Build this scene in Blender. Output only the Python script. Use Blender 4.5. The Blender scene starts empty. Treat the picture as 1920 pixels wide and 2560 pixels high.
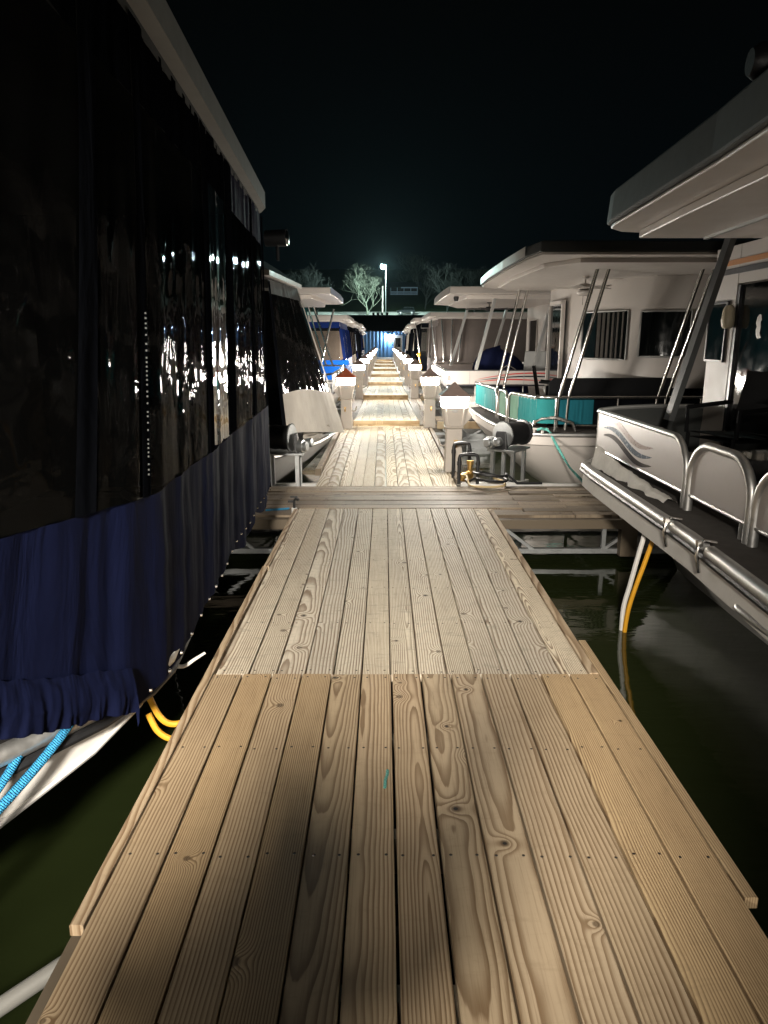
import bpy, bmesh, math, random
from mathutils import Vector, Matrix, noise
R = math.radians
SC = bpy.context.scene
COL = SC.collection
random.seed(7)

# ------------------------------------------------------------------ camera, world, exposure
cam = bpy.data.cameras.new('camera'); camo = bpy.data.objects.new('camera', cam); COL.objects.link(camo)
camo.location = (0, 0, 1.59); camo.rotation_euler = (R(90) - math.atan(430 / 1775), 0, 0)
cam.sensor_fit = 'VERTICAL'; cam.sensor_height = 36.0; cam.sensor_width = 27.0
cam.lens = 1775 / 2560 * 36; cam.clip_start = 0.05; cam.clip_end = 3000
SC.camera = camo

W = bpy.data.worlds.new('World'); SC.world = W; W.use_nodes = True
wn = W.node_tree; wn.nodes.clear()
wo = wn.nodes.new('ShaderNodeOutputWorld'); wb = wn.nodes.new('ShaderNodeBackground')
wt = wn.nodes.new('ShaderNodeTexCoord'); wx = wn.nodes.new('ShaderNodeSeparateXYZ'); wr = wn.nodes.new('ShaderNodeValToRGB')
wn.links.new(wt.outputs['Generated'], wx.inputs[0]); wn.links.new(wx.outputs['Z'], wr.inputs[0])
cr = wr.color_ramp; cr.elements[0].position = 0.0; cr.elements[0].color = (0.0009, 0.0020, 0.0026, 1)
cr.elements[1].position = 0.42; cr.elements[1].color = (0.0007, 0.0009, 0.0009, 1)
e = cr.elements.new(0.16); e.color = (0.0010, 0.0019, 0.0024, 1)
wn.links.new(wr.outputs[0], wb.inputs[0]); wb.inputs[1].default_value = 1.0; wn.links.new(wb.outputs[0], wo.inputs[0])

SC.view_settings.view_transform = 'Standard'; SC.view_settings.look = 'None'
SC.view_settings.exposure = 0.0; SC.view_settings.gamma = 1.0
SC.cycles.use_denoising = True
SC.cycles.sample_clamp_indirect = 6.0
SC.cycles.sample_clamp_direct = 0.0
SC.cycles.max_bounces = 8; SC.cycles.transparent_max_bounces = 16
SC.cycles.caustics_reflective = False; SC.cycles.caustics_refractive = False
LAMP = 330.0           # radiance of a pedestal diffuser
LAMP_COL = (1.0, 0.93, 0.83)
WATER_Z = -0.58

# ------------------------------------------------------------------ node helpers
class NT:
    def __init__(s, name):
        s.m = bpy.data.materials.new(name); s.m.use_nodes = True
        s.t = s.m.node_tree; s.t.nodes.clear()
        s.out = s.t.nodes.new('ShaderNodeOutputMaterial')
    def n(s, kind, **kw):
        k = s.t.nodes.new('ShaderNode' + kind)
        for a, b in kw.items(): setattr(k, a, b)
        return k
    def l(s, a, b):
        if hasattr(a, 'outputs'): a = a.outputs[0]
        s.t.links.new(a, b)
    def inp(s, sock, v):
        if v is None: return
        if hasattr(v, 'is_output') or hasattr(v, 'outputs'): s.l(v, sock)
        else: sock.default_value = v
    def M(s, op, a, b=None, c=None, clamp=False):
        k = s.n('Math', operation=op, use_clamp=clamp)
        s.inp(k.inputs[0], a); s.inp(k.inputs[1], b); s.inp(k.inputs[2], c)
        return k.outputs[0]
    def sm(s, x, lo, hi):
        k = s.n('MapRange', interpolation_type='SMOOTHSTEP')
        s.inp(k.inputs[0], x); k.inputs[1].default_value = lo; k.inputs[2].default_value = hi
        return k.outputs[0]
    def mix(s, f, a, b, mode='MIX'):
        k = s.n('Mix', data_type='RGBA', blend_type=mode)
        s.inp(k.inputs[0], f)
        s.inp(k.inputs[6], a if not isinstance(a, tuple) else (*a[:3], 1)); s.inp(k.inputs[7], b if not isinstance(b, tuple) else (*b[:3], 1))
        return k.outputs[2]
    def noise(s, vec, scale, detail=3, rough=0.5, dist=0.0, dim='3D'):
        k = s.n('TexNoise', noise_dimensions=dim)
        if vec is not None: s.l(vec, k.inputs['Vector'])
        k.inputs['Scale'].default_value = scale; k.inputs['Detail'].default_value = detail
        k.inputs['Roughness'].default_value = rough; k.inputs['Distortion'].default_value = dist
        return k.outputs[0]
    def xyz(s, x, y, z=0.0):
        k = s.n('CombineXYZ'); s.inp(k.inputs[0], x); s.inp(k.inputs[1], y); s.inp(k.inputs[2], z)
        return k.outputs[0]
    def obj(s):
        return s.n('TexCoord').outputs['Object']
    def pb(s, col, rough=0.5, metal=0.0, bump=None, dist=0.01, strength=1.0, spec=0.5, emit=None, es=0.0, coat=0.0):
        k = s.n('BsdfPrincipled')
        s.inp(k.inputs['Base Color'], col if not isinstance(col, tuple) else (*col[:3], 1))
        s.inp(k.inputs['Roughness'], rough); s.inp(k.inputs['Metallic'], metal)
        k.inputs['Specular IOR Level'].default_value = spec; k.inputs['Coat Weight'].default_value = coat
        if emit: k.inputs['Emission Color'].default_value = (*emit, 1); k.inputs['Emission Strength'].default_value = es
        if bump is not None:
            b = s.n('Bump'); b.inputs['Strength'].default_value = strength; b.inputs['Distance'].default_value = dist
            s.l(bump, b.inputs['Height']); s.l(b.outputs[0], k.inputs['Normal'])
        s.l(k.outputs[0], s.out.inputs[0])
        return k

def plain(name, col, rough=0.5, metal=0.0, spec=0.5, var=0.25, scale=3.0, bumpd=0.0, bscale=60.0, dirt=0.0, coat=0.0):
    t = NT(name); o = t.obj()
    f = t.noise(o, scale, 5, 0.6)
    lo = tuple(c * (1 - var) for c in col); hi = tuple(min(1, c * (1 + var)) for c in col)
    c = t.mix(f, lo, hi)
    if dirt:
        d = t.noise(o, scale * 2.3, 6, 0.7, 0.6)
        c = t.mix(t.M('MULTIPLY', t.sm(d, 0.52, 0.75), dirt), c, tuple(x * 0.35 for x in col))
    r = t.M('ADD', t.M('MULTIPLY', t.M('SUBTRACT', t.noise(o, scale * 4, 3), 0.5), 0.25), rough, clamp=True)
    b = t.noise(o, bscale, 4, 0.6) if bumpd else None
    t.pb(c, r, metal, b, bumpd or 0.01, 1.0, spec, coat=coat)
    return t.m

def wood(name, early, late, grey=0.0, contrast=0.85, nails=True, ring=0.009, kn=0.52, vary=0.12, stain=0.45):
    t = NT(name)
    uv = t.n('UVMap'); uv.uv_map = 'UVMap'
    sp = t.n('SeparateXYZ'); t.l(uv.outputs[0], sp.inputs[0]); u, v = sp.outputs[0], sp.outputs[1]
    at = t.n('Attribute'); at.attribute_name = 'rnd'
    sr = t.n('SeparateXYZ'); t.l(at.outputs['Vector'], sr.inputs[0]); r1, r2, r3 = sr.outputs
    # the plank cuts a log whose pith lies off to one side and is slightly tilted: cathedral arches and straight grain
    cx = t.M('MULTIPLY', t.M('SUBTRACT', r1, 0.5), 0.30)
    k = t.M('MULTIPLY', t.M('SUBTRACT', r3, 0.5), 0.075)
    wob = t.M('MULTIPLY', t.M('SUBTRACT', t.noise(t.xyz(t.M('MULTIPLY', r1, 40), t.M('MULTIPLY', v, 1.0), r2), 1.3, 2), 0.5), 0.055)
    h = t.M('ADD', t.M('ADD', t.M('MULTIPLY', r2, 0.07), 0.012), t.M('ADD', t.M('MULTIPLY', v, k), wob))
    off = t.xyz(t.M('ADD', u, t.M('MULTIPLY', r1, 37.3)), t.M('ADD', v, t.M('MULTIPLY', r2, 91.7)), 0.0)
    vo = t.n('TexVoronoi', voronoi_dimensions='2D', feature='F1'); t.l(off, vo.inputs['Vector']); vo.inputs['Scale'].default_value = 2.6
    kd = t.M('MULTIPLY', vo.outputs['Distance'], 1 / 2.6)
    sc = t.n('SeparateColor'); t.l(vo.outputs['Color'], sc.inputs[0])
    keep = t.M('GREATER_THAN', sc.outputs[0], kn)
    ksz = t.M('ADD', 0.55, t.M('MULTIPLY', sc.outputs[1], 0.9))
    kdn = t.M('DIVIDE', kd, ksz)
    bulge = t.M('MULTIPLY', keep, t.M('MULTIPLY', 0.034, t.M('POWER', 2.718, t.M('MULTIPLY', -900.0, t.M('MULTIPLY', kdn, kdn)))))
    fine = t.M('MULTIPLY', t.M('SUBTRACT', t.noise(t.xyz(t.M('MULTIPLY', u, 22), t.M('MULTIPLY', v, 2.2), t.M('MULTIPLY', r1, 50)), 1.0, 3), 0.5), 0.010)
    du = t.M('SUBTRACT', u, cx)
    rad = t.M('SQRT', t.M('ADD', t.M('MULTIPLY', du, du), t.M('MULTIPLY', h, h)))
    rad = t.M('ADD', t.M('ADD', rad, fine), bulge)
    w = t.M('ADD', ring * 0.65, t.M('MULTIPLY', r2, ring * 0.8))
    fr = t.M('FRACT', t.M('DIVIDE', rad, w))
    lw = t.M('MULTIPLY', t.sm(fr, 0.25, 0.88), t.M('SUBTRACT', 1.0, t.sm(fr, 0.9, 1.0)))
    fib = t.noise(t.xyz(t.M('MULTIPLY', u, 190), t.M('MULTIPLY', v, 4), t.M('MULTIPLY', r3, 90)), 1.0, 4, 0.65)
    blot = t.noise(t.xyz(t.M('ADD', t.M('MULTIPLY', u, 5), t.M('MULTIPLY', r1, 30)), t.M('ADD', t.M('MULTIPLY', v, 1.3), t.M('MULTIPLY', r3, 60)), 0.0), 1.0, 4, 0.6)
    amt = t.M('MULTIPLY', lw, t.M('MULTIPLY', contrast, t.M('ADD', 0.35, t.M('MULTIPLY', blot, 1.1))), clamp=True)
    base = t.mix(t.M('ADD', t.M('MULTIPLY', r3, 0.7), t.M('MULTIPLY', t.M('SUBTRACT', blot, 0.5), 0.9), clamp=True), early, tuple(c * f for c, f in zip(early, (0.80, 0.78, 0.80))))
    base = t.mix(t.M('MULTIPLY', r2, 0.35), base, tuple(sum(early) / 3 * f for f in (1.03, 0.97, 0.88)))
    c = t.mix(amt, base, late)
    c = t.mix(t.M('MULTIPLY', t.sm(fib, 0.48, 0.74), 0.38), c, late)
    hv = t.n('HueSaturation'); t.l(c, hv.inputs['Color']); t.l(t.M('ADD', 1.0 - vary, t.M('MULTIPLY', t.M('FRACT', t.M('MULTIPLY', t.M('ADD', r1, r3), 7.31)), 2 * vary)), hv.inputs['Value']); c = hv.outputs[0]
    if grey:
        g = t.noise(t.xyz(t.M('MULTIPLY', u, 9), t.M('MULTIPLY', v, 26), t.M('MULTIPLY', r1, 20)), 1.0, 5, 0.7, 0.8)
        c = t.mix(t.M('MULTIPLY', t.sm(g, 0.5, 0.75), grey), c, tuple(x * 0.42 for x in early))
    st = t.sm(t.noise(t.xyz(t.M('ADD', t.M('MULTIPLY', u, 14), t.M('MULTIPLY', r2, 70)), t.M('MULTIPLY', v, 2.6), r1), 1.0, 5, 0.7, 0.4), 0.60, 0.78)
    c = t.mix(t.M('MULTIPLY', st, stain), c, tuple(x * 0.28 for x in early))
    ring_d = t.M('MULTIPLY', keep, t.M('SUBTRACT', 1.0, t.sm(kdn, 0.008, 0.017)))
    c = t.mix(t.M('MULTIPLY', ring_d, 0.75), c, tuple(x * 0.45 for x in late))
    core = t.M('MULTIPLY', t.M('GREATER_THAN', sc.outputs[2], 0.6), t.M('MULTIPLY', keep, t.M('SUBTRACT', 1.0, t.sm(kdn, 0.004, 0.008))))
    c = t.mix(core, c, (0.012, 0.008, 0.005))
    hgt = t.M('ADD', t.M('MULTIPLY', lw, 0.5), t.M('MULTIPLY', fib, 0.35))
    if nails:
        nv = t.M('SUBTRACT', t.M('FRACT', t.M('ADD', t.M('DIVIDE', t.M('ADD', v, t.M('MULTIPLY', t.M('SUBTRACT', r1, 0.5), 0.02)), 0.61), 0.5)), 0.5)
        nv = t.M('MULTIPLY', nv, 0.61)
        nu = t.M('SUBTRACT', t.M('ABSOLUTE', u), t.M('ADD', 0.040, t.M('MULTIPLY', r3, 0.010)))
        nd = t.M('SQRT', t.M('ADD', t.M('MULTIPLY', nv, nv), t.M('MULTIPLY', nu, nu)))
        nl = t.M('SUBTRACT', 1.0, t.sm(nd, 0.0035, 0.0065))
        c = t.mix(nl, c, (0.03, 0.022, 0.016))
        hgt = t.M('SUBTRACT', hgt, t.M('MULTIPLY', nl, 2.0))
    t.pb(c, t.M('ADD', 0.55, t.M('MULTIPLY', fib, 0.25)), 0, hgt, 0.0012, 0.7, 0.35)
    return t.m

def canvas(name, col, rough=0.8, weave=900.0, spec=0.05):
    t = NT(name); o = t.obj()
    f = t.noise(o, 2.5, 5, 0.6)
    c = t.mix(f, tuple(x * 0.7 for x in col), tuple(x * 1.25 for x in col))
    wr_ = t.n('Mapping'); t.l(o, wr_.inputs[0]); wr_.inputs['Scale'].default_value = (3.5, 3.5, 1.0)
    w1 = t.noise(wr_.outputs[0], 1.4, 4, 0.55, 0.6)
    w2 = t.noise(o, 260, 2)
    t.pb(c, rough, 0, t.M('ADD', w1, t.M('MULTIPLY', w2, 0.02)), 0.03, 0.4, spec)
    return t.m

def clear_vinyl(name, tint, haze=0.06, amp=0.02, refl=0.6):
    amp *= .6
    t = NT(name); o = t.obj()
    mp = t.n('Mapping'); t.l(o, mp.inputs[0]); mp.inputs['Scale'].default_value = (4, 4, 0.9)
    w1 = t.noise(mp.outputs[0], 1.0, 2, 0.4, 0.6)
    w2 = t.sm(t.noise(o, 5.0, 2, 0.5, 1.0), 0.5, 0.8)
    b = t.n('Bump'); b.inputs['Strength'].default_value = 0.7; b.inputs['Distance'].default_value = amp
    t.l(t.M('ADD', w1, t.M('MULTIPLY', w2, 0.25)), b.inputs['Height'])
    tr = t.n('BsdfTransparent'); tr.inputs[0].default_value = (*tint, 1)
    gl = t.n('BsdfGlossy'); gl.inputs['Roughness'].default_value = 0.03; t.l(b.outputs[0], gl.inputs['Normal'])
    df = t.n('BsdfDiffuse'); df.inputs[0].default_value = (0.12, 0.12, 0.115, 1)
    fr = t.n('Fresnel'); fr.inputs[0].default_value = 1.5; t.l(b.outputs[0], fr.inputs['Normal'])
    m1 = t.n('MixShader'); m1.inputs[0].default_value = haze; t.l(tr.outputs[0], m1.inputs[1]); t.l(df.outputs[0], m1.inputs[2])
    m2 = t.n('MixShader'); t.l(t.M('MULTIPLY', fr.outputs[0], refl), m2.inputs[0]); t.l(m1.outputs[0], m2.inputs[1]); t.l(gl.outputs[0], m2.inputs[2])
    t.l(m2.outputs[0], t.out.inputs[0])
    return t.m

def emitter(name, col, s):
    t = NT(name); k = t.n('Emission'); k.inputs[0].default_value = (*col, 1); k.inputs[1].default_value = s
    t.l(k.outputs[0], t.out.inputs[0]); return t.m

MT = {}
MT['fresh'] = wood('fresh_pine', (0.50, 0.355, 0.195), (0.150, 0.085, 0.037), 0.25, 0.88, ring=0.010)
MT['weathered'] = wood('weathered_pine', (0.66, 0.575, 0.435), (0.20, 0.135, 0.085), 0.75, 1.0, ring=0.012, kn=0.36, vary=0.10, stain=0.6)
MT['far_wood'] = wood('walkway_pine', (0.52, 0.46, 0.345), (0.17, 0.12, 0.06), 0.6, 1.0, ring=0.013, kn=0.45, vary=0.12, stain=0.6)
MT['old_wood'] = wood('old_grey_planks', (0.22, 0.17, 0.115), (0.06, 0.042, 0.027), 0.75, 0.9, ring=0.012, vary=0.5, stain=0.7)
MT['beam'] = wood('yellow_beam', (0.45, 0.33, 0.17), (0.20, 0.12, 0.05), 0.15, 0.7, nails=False)
MT['white'] = plain('white_gelcoat', (0.42, 0.385, 0.355), 0.45, 0, 0.4, 0.04, 2.0)
MT['hull'] = plain('dull_hull_paint', (0.58, 0.555, 0.52), 0.42, 0.05, 0.5, 0.10, 3.0, 0.004, 9.0, dirt=0.25)
MT['roofwhite'] = plain('roof_gelcoat', (0.50, 0.455, 0.42), 0.4, 0, 0.5, 0.06, 1.5, 0.002, 3.0, dirt=0.10)
MT['dimtrim'] = plain('dull_grey_trim', (0.17, 0.165, 0.15), 0.6, 0, 0.3, 0.1, 3.0, dirt=0.25)
MT['postgrey'] = plain('dark_grey_post', (0.10, 0.105, 0.105), 0.4, 0.4, 0.5, 0.1, 4.0)
MT['fascia'] = plain('shade_grey_fascia', (0.055, 0.058, 0.056), 0.7, 0, 0.1, 0.12, 4.0, dirt=0.2)  # dark grey carries the shade on the white roof edge
MT['panel'] = plain('rail_panel', (0.37, 0.335, 0.315), 0.42, 0.1, 0.5, 0.05, 6.0, 0.0006, 240.0)
MT['alu'] = plain('brushed_aluminium', (0.55, 0.54, 0.52), 0.42, 0.9, 0.5, 0.14, 7.0, 0.0008, 60.0, dirt=0.45)
MT['steel'] = plain('polished_tube', (0.68, 0.66, 0.63), 0.2, 1.0, 0.5, 0.08, 9.0)
MT['galv'] = plain('galvanised_steel', (0.42, 0.43, 0.43), 0.42, 0.85, 0.5, 0.2, 14.0, 0.001, 40.0, dirt=0.3)
MT['greybox'] = plain('grey_box_section', (0.30, 0.30, 0.29), 0.4, 0.5, 0.5, 0.1, 4.0)
MT['black'] = plain('black_rubber', (0.012, 0.012, 0.013), 0.45, 0, 0.5, 0.3, 8.0, 0.002, 50.0)
MT['blackmatte'] = plain('matt_black_weave', (0.006, 0.006, 0.0065), 0.85, 0, 0.12, 0.3, 8.0)
MT['dark'] = plain('dark_interior', (0.010, 0.009, 0.009), 0.7, 0, 0.3, 0.4, 2.0)  # near-black: darkness of the unlit cabins put into the colour
MT['glass'] = plain('dark_glass', (0.004, 0.005, 0.005), 0.06, 0, 0.35, 0.1, 2.0)
MT['tan'] = plain('tan_pedestal_plastic', (0.52, 0.465, 0.41), 0.42, 0, 0.4, 0.05, 6.0, 0.0006, 120.0, dirt=0.12)
MT['cap'] = plain('brown_pedestal_roof', (0.27, 0.20, 0.175), 0.5, 0, 0.4, 0.15, 9.0, 0.001, 60.0)
MT['redcap'] = plain('rust_red_pedestal_roof', (0.42, 0.10, 0.045), 0.5, 0, 0.4, 0.15, 9.0, 0.001, 60.0)
MT['diffuser'] = emitter('lit_diffuser', LAMP_COL, LAMP)
MT['added_floodlens'] = emitter('added_flood_lens', (1, .88, .7), 60)
MT['navy'] = canvas('navy_canvas', (0.0055, 0.0075, 0.025), spec=0.02)
MT['blackcanvas'] = canvas('black_canvas', (0.004, 0.0045, 0.006), spec=0.0)
MT['teal'] = canvas('teal_canvas', (0.022, 0.165, 0.165), 0.7)
MT['sage'] = canvas('faded_sage_canvas', (0.17, 0.29, 0.22), 0.8)
MT['deepteal'] = canvas('deep_teal_canvas', (0.010, 0.085, 0.11), 0.8)
MT['royal'] = canvas('royal_blue_canvas', (0.010, 0.11, 0.50), 0.7)
MT['royaldark'] = canvas('dark_blue_canvas', (0.006, 0.018, 0.10), 0.7)
MT['greycanvas'] = canvas('pale_grey_canvas', (0.40, 0.37, 0.33), 0.8)
MT['mesh'] = canvas('brown_grey_mesh', (0.115, 0.098, 0.09), 0.9)
MT['tancanvas'] = canvas('tan_canvas', (0.24, 0.19, 0.15), 0.9)
MT['curtain'] = canvas('brown_curtain', (0.34, 0.27, 0.17), 0.9)
MT['vinyl'] = clear_vinyl('smoked_clear_vinyl', (0.22, 0.22, 0.215), 0.02, 0.03, 0.11)
MT['vinylbright'] = clear_vinyl('taut_clear_vinyl', (0.22, 0.22, 0.215), 0.03, 0.03, 1.0)
MT['vinyl2'] = clear_vinyl('clear_vinyl', (0.6, 0.6, 0.6), 0.06, 0.03)
MT['carpet'] = plain('grey_marine_carpet', (0.075, 0.068, 0.062), 0.95, 0, 0.1, 0.35, 14.0, 0.006, 220.0)
MT['rope_blue'] = None
MT['yellow'] = plain('yellow_cord', (0.62, 0.30, 0.02), 0.45, 0, 0.5, 0.15, 20.0)
MT['whitecord'] = plain('white_cord', (0.62, 0.60, 0.57), 0.5, 0, 0.5, 0.1, 20.0)
MT['brass'] = plain('brass_fitting', (0.58, 0.36, 0.12), 0.35, 0.9, 0.5, 0.2, 20.0)
MT['hose_tan'] = plain('tan_hose', (0.52, 0.40, 0.22), 0.5, 0, 0.4, 0.15, 20.0)
MT['red'] = plain('red_stripe', (0.42, 0.025, 0.02), 0.35, 0, 0.5, 0.08, 5.0)
MT['ink'] = plain('black_stripe', (0.012, 0.012, 0.016), 0.35, 0, 0.5, 0.1, 5.0)
MT['orange'] = plain('orange_stripe', (0.42, 0.16, 0.03), 0.4, 0, 0.5, 0.1, 5.0)
MT['wave_brown'] = plain('brown_wave_decal', (0.20, 0.135, 0.115), 0.3, 0.2, 0.5, 0.25, 9.0)
MT['wave_blue'] = plain('blue_wave_decal', (0.10, 0.14, 0.19), 0.25, 0.3, 0.5, 0.3, 9.0)
MT['wave_dark'] = plain('dark_wave_decal', (0.08, 0.075, 0.08), 0.2, 0.4, 0.5, 0.4, 9.0)
MT['net'] = plain('white_net', (0.60, 0.57, 0.52), 0.8, 0, 0.3, 0.15, 30.0, 0.012, 130.0)
MT['lantern'] = plain('cream_lantern', (0.62, 0.55, 0.40), 0.35, 0, 0.5, 0.06, 6.0)
MT['moss'] = plain('mossy_carpet', (0.10, 0.085, 0.05), 0.95, 0, 0.1, 0.5, 12.0, 0.01, 90.0)
MT['bark'] = plain('pale_bark', (0.075, 0.08, 0.06), 0.9, 0, 0.2, 0.3, 6.0)
MT['darkbark'] = plain('dim_bark', (0.022, 0.023, 0.021), 0.9, 0, 0.2, 0.3, 6.0)  # bark darkened for trees that get less lamp light
MT['asphalt'] = plain('road_surface', (0.50, 0.50, 0.46), 0.9, 0, 0.2, 0.1, 0.6)
MT['grass'] = plain('night_grass', (0.020, 0.030, 0.013), 0.95, 0, 0.1, 0.4, 0.4, 0.05, 6.0)
MT['shingle'] = plain('dark_roof_metal', (0.012, 0.013, 0.016), 0.7, 0, 0.3, 0.2, 1.0)
MT['bluewall'] = plain('blue_steel_siding', (0.12, 0.27, 0.50), 0.5, 0.1, 0.5, 0.06, 1.0)
MT['porch'] = plain('pale_blue_porch_paint', (0.36, 0.42, 0.55), 0.6, 0, 0.4, 0.1, 1.0)
MT['carpaint'] = plain('dark_car_paint', (0.02, 0.022, 0.024), 0.25, 0.2, 0.5, 0.1, 2.0, coat=0.6)
MT['polewood'] = plain('pale_pole', (0.34, 0.32, 0.27), 0.8, 0, 0.3, 0.2, 2.0)

def braided(name, a, b):
    t = NT(name); o = t.obj()
    w = t.n('TexWave', wave_type='BANDS', bands_direction='DIAGONAL'); t.l(o, w.inputs[0]); w.inputs['Scale'].default_value = 55; w.inputs['Distortion'].default_value = 1.5
    v = t.n('TexVoronoi'); t.l(o, v.inputs['Vector']); v.inputs['Scale'].default_value = 160
    t.pb(t.mix(v.outputs['Distance'], a, b), 0.7, 0, t.M('ADD', w.outputs[1], v.outputs['Distance']), 0.004, 1.0, 0.3)
    return t.m
MT['rope_blue'] = braided('blue_braided_rope', (0.05, 0.36, 0.62), (0.02, 0.16, 0.34))
MT['rope_teal'] = braided('mint_twisted_rope', (0.20, 0.62, 0.52), (0.08, 0.30, 0.28))

def water_mat():
    t = NT('murky_green_water'); o = t.obj()
    mp = t.n('Mapping'); t.l(o, mp.inputs[0]); mp.inputs['Scale'].default_value = (0.8, 2.2, 1)
    a = t.noise(mp.outputs[0], 1.7, 3, 0.5, 0.4); b = t.noise(mp.outputs[0], 7.0, 2, 0.5)
    c = t.mix(t.noise(o, 0.5, 3), (0.011, 0.016, 0.005), (0.020, 0.026, 0.008))
    k = t.pb(c, 0.045, 0, t.M('ADD', a, t.M('MULTIPLY', b, 0.25)), 0.02, 0.22, 0.5)
    return t.m
MT['water'] = water_mat()

# ------------------------------------------------------------------ mesh helpers
class MB:
    def __init__(s): s.v = []; s.f = []; s.uv = {}; s.rnd = {}; s.curved = []
    def add(s, verts, faces, smooth=False):
        o = len(s.v); s.v += [Vector(p) for p in verts]
        for f in faces: s.f.append([i + o for i in f]); s.curved.append(smooth)
        return o
    def box(s, c, d, rz=0.0, rx=0.0, ry=0.0):
        m = Matrix.Translation(c) @ Matrix.Rotation(rz, 4, 'Z') @ Matrix.Rotation(ry, 4, 'Y') @ Matrix.Rotation(rx, 4, 'X')
        p = [m @ Vector((x * d[0] / 2, y * d[1] / 2, z * d[2] / 2)) for z in (-1, 1) for y in (-1, 1) for x in (-1, 1)]
        s.add(p, [(0, 2, 3, 1), (4, 5, 7, 6), (0, 1, 5, 4), (2, 6, 7, 3), (0, 4, 6, 2), (1, 3, 7, 5)]); return s
    def hexa(s, p):        # eight corners: bottom ring of four, top ring of four
        s.add(p, [(3, 2, 1, 0), (4, 5, 6, 7), (0, 1, 5, 4), (1, 2, 6, 5), (2, 3, 7, 6), (3, 0, 4, 7)]); return s
    def bar(s, p, q, w, h, up=(0, 0, 1)):
        p, q = Vector(p), Vector(q); d = (q - p).normalized(); up = Vector(up)
        if abs(d.dot(up)) > 0.98: up = Vector((1, 0, 0))
        a = d.cross(up).normalized() * (w / 2); b = a.cross(d).normalized() * (h / 2)
        s.hexa([p - a - b, p + a - b, p + a + b, p - a + b, q - a - b, q + a - b, q + a + b, q - a + b]); return s
    def tube(s, pts, r, n=8, closed=False, taper=None):
        pts = [Vector(p) for p in pts]; m = len(pts); ring = []
        up = Vector((0, 0, 1)); prev = None
        for i, p in enumerate(pts):
            if closed: d = pts[(i + 1) % m] - pts[i - 1]
            else: d = pts[min(i + 1, m - 1)] - pts[max(i - 1, 0)]
            if d.length < 1e-9: d = Vector((0, 0, 1))
            d.normalize()
            if prev is None:
                u = Vector((0, 0, 1)) if abs(d.z) < 0.9 else Vector((1, 0, 0))
                a = d.cross(u).normalized()
            else:
                a = (prev - d * prev.dot(d)); a = a.normalized() if a.length > 1e-6 else d.cross(up).normalized()
            prev = a; b = d.cross(a)
            rr = r if taper is None else r + (taper - r) * i / max(1, m - 1)
            ring.append([p + (a * math.cos(2 * math.pi * k / n) + b * math.sin(2 * math.pi * k / n)) * rr for k in range(n)])
        vs = [q for g in ring for q in g]; fs = []
        for i in range(m if closed else m - 1):
            j = (i + 1) % m
            for k in range(n): fs.append((i * n + k, i * n + (k + 1) % n, j * n + (k + 1) % n, j * n + k))
        s.add(vs, fs, True)
        if not closed:
            s.add(ring[0], [tuple(range(n))[::-1]]); s.add(ring[-1], [tuple(range(n))])
        return s
    def lathe(s, prof, c, axis=(0, 0, 1), n=20, cap=True):
        ax = Vector(axis).normalized(); u = Vector((1, 0, 0)) if abs(ax.x) < 0.9 else Vector((0, 1, 0))
        a = ax.cross(u).normalized(); b = ax.cross(a); c = Vector(c); rings = []
        for r, h in prof:
            rings.append([c + ax * h + (a * math.cos(2 * math.pi * k / n) + b * math.sin(2 * math.pi * k / n)) * r for k in range(n)])
        fs = [(i * n + k, i * n + (k + 1) % n, (i + 1) * n + (k + 1) % n, (i + 1) * n + k) for i in range(len(prof) - 1) for k in range(n)]
        s.add([q for g in rings for q in g], fs, True)
        if cap:
            s.add(rings[0], [tuple(range(n))[::-1]]); s.add(rings[-1], [tuple(range(n))])
        return s
    def prism(s, poly, ext):
        n = len(poly); e_ = Vector(ext); p = [Vector(q) for q in poly]
        s.add(p + [q + e_ for q in p], [tuple(range(n))[::-1], tuple(range(n, 2 * n))] + [(i, (i + 1) % n, n + (i + 1) % n, n + i) for i in range(n)]); return s
    def grid(s, nu, nv, fn, smooth=True):
        vs = [fn(i / nu, j / nv) for j in range(nv + 1) for i in range(nu + 1)]
        s.add(vs, [(j * (nu + 1) + i, j * (nu + 1) + i + 1, (j + 1) * (nu + 1) + i + 1, (j + 1) * (nu + 1) + i) for j in range(nv) for i in range(nu)], smooth); return s
    def loft(s, rows, smooth=True):
        n = len(rows[0])
        s.add([q for r_ in rows for q in r_], [(j * n + i, j * n + i + 1, (j + 1) * n + i + 1, (j + 1) * n + i) for j in range(len(rows) - 1) for i in range(n - 1)], smooth); return s
    def board(s, x0, x1, y0, y1, z1, th=0.038, along='y', vo=0.0, warp=0.0):
        """one plank with eased edges; UV = metres across / along"""
        ea = 0.004; r = (random.random(), random.random(), random.random()); w = x1 - x0 if along == 'y' else y1 - y0; ln = y1 - y0 if along == 'y' else x1 - x0
        prof = [(-w / 2, -th), (-w / 2, -ea), (-w / 2 + ea, 0), (w / 2 - ea, 0), (w / 2, -ea), (w / 2, -th)]
        o = len(s.v); vs = []; tz = (random.random() - .5) * warp
        for e_ in (0, 1):
            for a, z in prof:
                zz = z1 + z + tz
                vs.append((x0 + w / 2 + a, (y0, y1)[e_], zz) if along == 'y' else ((x0, x1)[e_], y0 + w / 2 + a, zz))
        n = len(prof); fs = [(i, (i + 1) % n, n + (i + 1) % n, n + i) for i in range(n)] + [tuple(range(n))[::-1], tuple(range(n, 2 * n))]
        if along != 'y': fs = [f[::-1] for f in fs]
        s.add(vs, fs)
        for e_ in (0, 1):
            for i, (a, z) in enumerate(prof):
                s.uv[o + e_ * n + i] = (a, (y0 if along == 'y' else x0) + e_ * ln - vo); s.rnd[o + e_ * n + i] = r
        return s
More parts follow.
